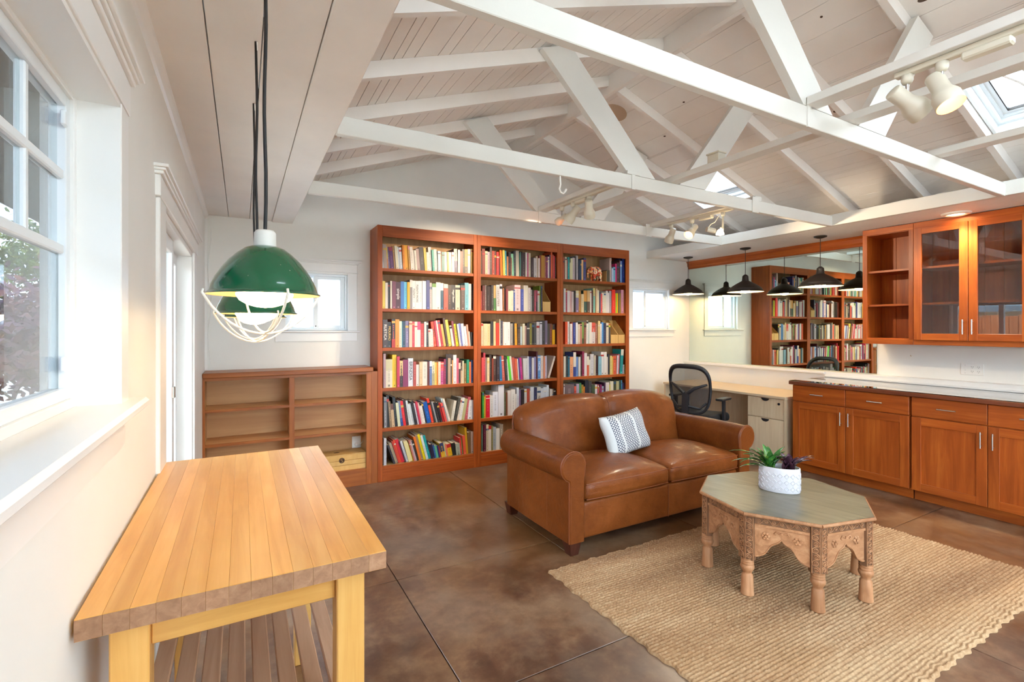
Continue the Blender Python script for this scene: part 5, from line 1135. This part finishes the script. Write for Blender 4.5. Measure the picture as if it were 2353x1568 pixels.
for da, L_, w, up, dr in ((180, .27, .020, 1.0, 1.25), (172, .22, .022, .75, 1.2), (188, .19, .022, .55, .9), (196, .23, .020, .95, 1.5), (160, .17, .034, 1.1, 1.3), (150, .16, .03, 1.25, 1.0), (205, .15, .028, 1.2, 1.1), (95, .15, .042, 1.4, .7), (70, .15, .036, 1.35, 1.0), (30, .19, .022, 1.1, .95), (20, .17, .022, .95, 1.1), (240, .13, .036, 1.45, .6), (280, .12, .04, 1.4, .7), (320, .13, .034, 1.25, .9), (120, .14, .03, 1.3, .8), (0, .14, .034, 1.3, .9)):
    leaf(t, (0, 0, 0), cv + radians(da), L_ * 1.12, w * 1.5, up, dr, 'green')
t = thing('plum_bromeliad', 'dark purple bromeliad in the white planter', 'plant', pot(.05, .0, .112))
for da, L_, w, up, dr in ((0, .17, .024, 1.1, 1.3), (12, .19, .018, 1.0, 1.2), (-20, .14, .03, 1.15, 1.2), (60, .11, .045, 1.3, .7), (110, .11, .05, 1.35, .6), (150, .11, .045, 1.25, .8), (200, .10, .05, 1.4, .5), (240, .10, .05, 1.45, .3), (275, .10, .055, 1.5, .3), (310, .10, .05, 1.4, .5), (340, .10, .05, 1.35, .6)):
    leaf(t, (0, 0, 0), cv + radians(da), L_ * 1.15, w * 1.35, up, dr, 'plum')
t = thing('lime_sprout', 'small yellow-green sprout at the edge of the planter', 'plant', pot(.098, .018, .118))
for i in range(9): leaf(t, (0, 0, 0), i * .7, .03, .006, .6 + (i % 3) * .3, .6, 'lime')
# ------------------------------------------------------------------ butcher-block table
TX0, TX1, TY0, TY1, TZ = -.272, .306, 1.175, 2.385, .92
t = thing('butcher_table', 'butcher-block topped kitchen table against the window wall', 'table', ((TX0 + TX1) / 2, (TY0 + TY1) / 2, 0)); hx, hy = (TX1 - TX0) / 2, (TY1 - TY0) / 2
n = 14; w = 2 * hx / n; rnd = random.Random(2)
for i in range(n):
    s_ = B('top_strip', 'mapley', (-hx + i * w + .0001, -hy + .0006, TZ - .042), (-hx + (i + 1) * w - .0001, hy - .0006, TZ), t, .0005)
    B('end_grain', 'endgrain', (-hx + i * w + .0003, -hy, TZ - .041), (-hx + (i + 1) * w - .0003, -hy + .0008, TZ - .0015), s_)
lw = .065
for sx_ in (-1, 1):
    for sy in (-1, 1):
        x, y = sx_ * (hx - .075), sy * (hy - .075); B('leg', 'maplez', (x - lw / 2, y - lw / 2, 0), (x + lw / 2, y + lw / 2, TZ - .0425), t, .003)
for sy in (-1, 1): B('apron', 'maplex', (-hx + .108, sy * (hy - .075) - .012, TZ - .115), (hx - .108, sy * (hy - .075) + .012, TZ - .043), t, .002)
for sx_ in (-1, 1): B('apron', 'mapley', (sx_ * (hx - .075) - .012, -hy + .108, TZ - .115), (sx_ * (hx - .075) + .012, hy - .108, TZ - .043), t, .002)
for sy in (-1, 1): B('cross_rail', 'maplex', (-hx + .10, sy * (hy - .075) - .014, .44), (hx - .10, sy * (hy - .075) + .014, .485), t, .002)
for i in range(8):
    x = -hx + .075 + i * (2 * hx - .15) / 7; B('shelf_slat', 'slat', (x - .0225, -hy + .045, .486), (x + .0225, hy - .045, .503), t, .003)
# ------------------------------------------------------------------ green cage pendants
k = NT('green_enamel'); v = k.coords(); n_ = k.noise(v, 90, 2); k.link(k.mix(k.ramp(n_, [(.74, 0.0), (.78, .8)]), '#0c5636', '#c8d0c0'), k.p.inputs['Base Color']); k.p.inputs['Roughness'].default_value = .16; k.p.inputs['Coat Weight'].default_value = .6; k.p.inputs['Coat Roughness'].default_value = .05; M['enamel'] = k.m
M['porcelain'] = paint('socket_porcelain', '#dcd8cf', .5, .06, .1); M['bulbg'] = emis('cage_bulb', '#ffdca4', 9.5); M['lampin'] = flat('cage_shade_inside', '#d9bd92', .5); M['cage'] = flat('cage_wire', '#ece6d8', .4); M['bulbtop'] = flat('bulb_neck', '#e8e0cc', .5)
M['cordm'] = flat('black_cord', '#1d1b1c', .6)
GN = ['green enamel pendant lamp with wire cage closest to the camera', 'second green caged pendant lamp over the table', 'third green caged pendant lamp, mostly hidden, over the table far end']
for i, (x, y, zr) in enumerate(((.05, 1.35, 1.545), (.043, 1.868, 1.512), (.046, 2.387, 1.51))):
    t = thing('cage_pendant', GN[i], 'lamp', (x, y, 2.438), group='green caged pendants'); z = zr - 2.438
    MB().tube([(.002 * sin(q * 1.1), .002 * cos(q * 1.7), z + .155 + q * (-z - .155) / 10) for q in range(11)], .0042, 8).build('cord', 'cordm', t)
    if i: B('cord_clip', 'trim', (-.004, -.004, -.03), (.004, .004, 0), t, .001)
    MB().lathe([(0, z + .158), (.02, z + .158), (.0245, z + .152), (.0255, z + .12), (.0255, z + .115)], n=28).build('socket', 'porcelain', t)
    pr_ = [(.0, .118), (.03, .118), (.045, .112), (.062, .099), (.08, .081), (.095, .061), (.108, .040), (.117, .020), (.121, .006), (.126, .001), (.1285, 0), (.1285, -.0025), (.126, -.003)]
    s_ = MB().lathe([(r, z + q) for r, q in pr_], n=64).build('shade', 'enamel', t)
    MB().lathe([(r, z + q) for r, q in [(.126, -.0028), (.119, .004), (.115, .018), (.106, .037), (.093, .058), (.078, .078), (.06, .095), (.03, .112), (0, .113)]], n=64).build('shade_lining', 'lampin', s_)
    MB().lathe([(0, z - .034), (.02, z - .032), (.04, z - .026), (.056, z - .016), (.064, z - .004), (.064, z + .002)], n=40).build('bulb', 'bulbg', t)
    MB().lathe([(.064, z + .002), (.066, z + .012), (.058, z + .03), (.04, z + .06), (.02, z + .10)], n=40).build('bulb_neck', 'bulbtop', t)
    mb = MB(); cg = radians(18 + 8 * i)
    for q in range(2):
        a = cg + q * pi / 2; d = Vector((cos(a), sin(a), 0)); pts = [d * .134 + Vector((0, 0, z + .006)), d * .137 + Vector((0, 0, z - .002))]
        for f in [p / 10 for p in range(21)]:
            u_ = 1 - f; pts.append(d * (.131 * u_) + Vector((0, 0, z - .012 - (.086 - .003 * q) * (1 - u_ * u_) ** .85)))
        pts += [-d * .137 + Vector((0, 0, z - .002)), -d * .134 + Vector((0, 0, z + .006))]
        mb.tube(pts, .0030, 7)
    mb.build('wire_cage', 'cage', t)
# ------------------------------------------------------------------ track lights
M['spotin'] = emis('glowing_reflector', '#ffbe70', .5); M['spotbulb'] = emis('spot_bulb', '#ffe2b4', 14.0)  # reflector emits, standing in for bulb light on its inside
def head(track, p, aim, size=1.0, lit=True, stem=.06, energy=0):
    """spot head hanging from p on a track; aim = direction of the beam"""
    p = Vector(p); aim = Vector(aim).normalized(); mb = MB()
    a_ = MB().lathe([(0, 0), (.021, 0), (.021, -.022), (.016, -.034), (.007, -.036), (0, -.036)], p, 16).build('adapter', 'cream', track)
    q = p + Vector((0, 0, -.034 - stem)); MB().cyl(p + Vector((0, 0, -.034)), q, .0065, n=10).build('stem', 'silver', a_)
    c = q + aim * .0 + Vector((0, 0, -.02)); ax = aim; o_ = ax.orthogonal().normalized(); b_ = ax.cross(o_)
    prof = [(0, -.075), (.028, -.075), (.031, -.07), (.031, -.005), (.034, .008), (.045, .03), (.047, .036), (.047, .078), (.046, .08)]
    prof = [(r * size, s * size) for r, s in prof]
    def lat(pf, name, mat, par, n=24):
        vs = []; fs = []
        for r, s in pf:
            for i in range(n): w = 2 * pi * i / n; vs.append(c + ax * s + (o_ * cos(w) + b_ * sin(w)) * r)
        for j in range(len(pf) - 1):
            for i in range(n): fs.append((j * n + i, j * n + (i + 1) % n, (j + 1) * n + (i + 1) % n, (j + 1) * n + i))
        return MB().raw(vs, fs, True).build(name, mat, par)
    h_ = lat(prof, 'lamp_head', 'cream', a_)
    lat([(r * size, s * size) for r, s in ((.0455, .08), (.044, .04), (.032, .022), (.031, .018))], 'reflector', 'spotin' if lit else 'shadein', h_)
    lat([(r * size, s * size) for r, s in ((.0, .03), (.022, .026), (.031, .018))], 'bulb', 'spotbulb' if lit else 'shadein', h_)
    if energy:
        l = bpy.data.lights.new('spot_beam', 'SPOT'); l.energy = energy; l.color = (1, .80, .55); l.spot_size = radians(75); l.spot_blend = .6; l.shadow_soft_size = .02
        o = bpy.data.objects.new('spot_beam', l); COL.objects.link(o); o.parent = track; o.location = c + ax * .05 * size; o.rotation_euler = aim.to_track_quat('-Z', 'Y').to_euler()
def track(label, x, ya, yb, box):
    t = thing('track_light', label, 'track light', (x, (ya + yb) / 2, 2.5205), group='ceiling track lights'); m = (yb - ya) / 2
    B('rail', 'cream', (-.0175, -m, -.022), (.0175, m, 0), t, .003)
    B('power_box', 'cream', (-.022, box - (ya + yb) / 2 - .07, -.05), (.022, box - (ya + yb) / 2 + .07, -.022), t, .006)
    return t, (ya + yb) / 2
t, ym = track('large white track with two spotlights nearest the camera', 2.385, .25, .985, .70)
head(t, (0, .945 - ym, -.022), (.62, -.34, -.5), 1.0, False, .055)
head(t, (0, .832 - ym, -.022), (-.12, -.35, -.8), 1.0, True, .055, 4)
t, ym = track('white track with three spotlights above the bookcases', 2.385, 2.70, 3.50, 3.13)
head(t, (0, 3.40 - ym, -.022), (-.2, .7, -.35), .72, True, .05, 34)
head(t, (0, 3.24 - ym, -.022), (-.35, .55, -.75), .95, True, .04, 34)
head(t, (0, 3.03 - ym, -.022), (.42, .45, -.7), .95, False, .04)
t, ym = track('white track with a bare bulb spotlight nearest the mirror', 3.755, 2.72, 3.50, 3.04)
head(t, (0, 3.46 - ym, -.022), (.1, .5, -.75), .95, False, .05, 18)
head(t, (0, 3.20 - ym, -.022), (-.62, -.05, -.55), .95, True, .05, 18)
# bare armed spot
a_ = MB().lathe([(0, 0), (.019, 0), (.019, -.022), (.012, -.034), (0, -.034)], (0, 2.86 - ym, -.022), 16).build('adapter', 'cream', t)
MB().tube([(0, 2.86 - ym, -.055), (0, 2.86 - ym, -.19)], .008, 8).tube([(-.004, 2.86 - ym, -.17), (-.03, 2.865 - ym, -.16)], .006, 6).build('arm', 'cream', a_)
MB().tube([(0, 2.90 - ym, -.04), (-.02, 2.93 - ym, -.10), (-.06, 2.94 - ym, -.12), (-.09, 2.94 - ym, -.15)], .004, 6).build('cord', 'cream', a_)
MB().cyl((-.13, 2.93 - ym, -.175), (-.06, 2.90 - ym, -.19), .024, .024, 16).build('lamp_holder', 'cream', a_); MB().lathe([(0, .03), (.02, .02), (.034, -.01), (.034, -.022), (0, -.03)], (-.02, 2.875 - ym, -.20), 16).build('bulb', 'spotbulb', a_)
l = bpy.data.lights.new('bare_bulb_beam', 'SPOT'); l.energy = 20; l.color = (1, .80, .55); l.spot_size = radians(85); l.spot_blend = .7; l.shadow_soft_size = .03
o = bpy.data.objects.new('bare_bulb_beam', l); COL.objects.link(o); o.parent = t; o.location = (.03, 2.845 - ym, -.215); o.rotation_euler = Vector((1.75, -.75, -.42)).to_track_quat('-Z', 'Y').to_euler()
# odds and ends on the trusses
tag(MB().tube([(1.76, 2.53, 2.425), (1.76, 2.53, 2.40), (1.765, 2.53, 2.375), (1.755, 2.53, 2.345), (1.765, 2.53, 2.325), (1.785, 2.53, 2.318), (1.80, 2.53, 2.335), (1.808, 2.53, 2.35)], .006, 8).build('ceiling_hook', 'wht'), 'white screw hook under the middle truss chord', 'hook')
t = thing('junction_box', 'white junction box sitting on the long brace', 'box', (2.755, 2.15, 2.561)); B('box', 'cream', (-.035, -.045, 0), (.035, .045, .055), t, .004); B('cover', 'cream', (-.042, -.05, .055), (.042, .05, .065), t, .003)
tag(MB().tube([(2.80, 2.56, 2.53), (2.79, 2.50, 2.56), (2.775, 2.40, 2.572), (2.765, 2.25, 2.57), (2.76, 2.19, 2.575)], .005, 6).build('brace_wire', 'trim'), 'white wire lying along the long brace', 'wire')
tag(B('rafter_block', 'truss', (3.02, 1.96, deckz(3.06) - .17), (3.10, 2.02, deckz(3.06) - .08)), 'small white wooden block nailed under a rafter', 'block') if False else None
M['patchp'] = flat('round_patch', '#c9ad92', .6)
def RSp(x, y, n=-.003): z = deckz(x); return Vector((x + n * SA, y, z + n * CA))
c = RSp(3.05, 3.50); mb = MB(); u_ = Vector((CA, 0, -SA)); mb.prism([c + u_ * .12 * cos(i * pi / 14) + Vector((0, 1, 0)) * .12 * sin(i * pi / 14) for i in range(28)], (SA * .004, 0, CA * .004)); tag(mb.build('round_patch', 'patchp'), 'round tan patch on the ceiling boards by the ridge', 'patch')
# knots and old screw holes in the right roof slope
M['knot'] = flat('dark_knot', '#5d4a3e', .9)
for x, y, a, b in ((3.42, 1.27, .035, .02), (3.25, 1.22, .016, .011), (3.06, 2.02, .010, .008), (3.62, 1.98, .012, .009), (4.02, 2.05, .022, .014), (3.2, 1.72, .008, .008), (3.9, 1.55, .012, .006), (3.3, 2.9, .01, .008), (3.55, 3.35, .012, .008)):
    c = RSp(x, y, -.0015); MB().prism([c + u_ * b * cos(i * pi / 8) + Vector((0, 1, 0)) * a * sin(i * pi / 8) for i in range(16)], (SA * .002, 0, CA * .002)).build('knot', 'knot', ceil)
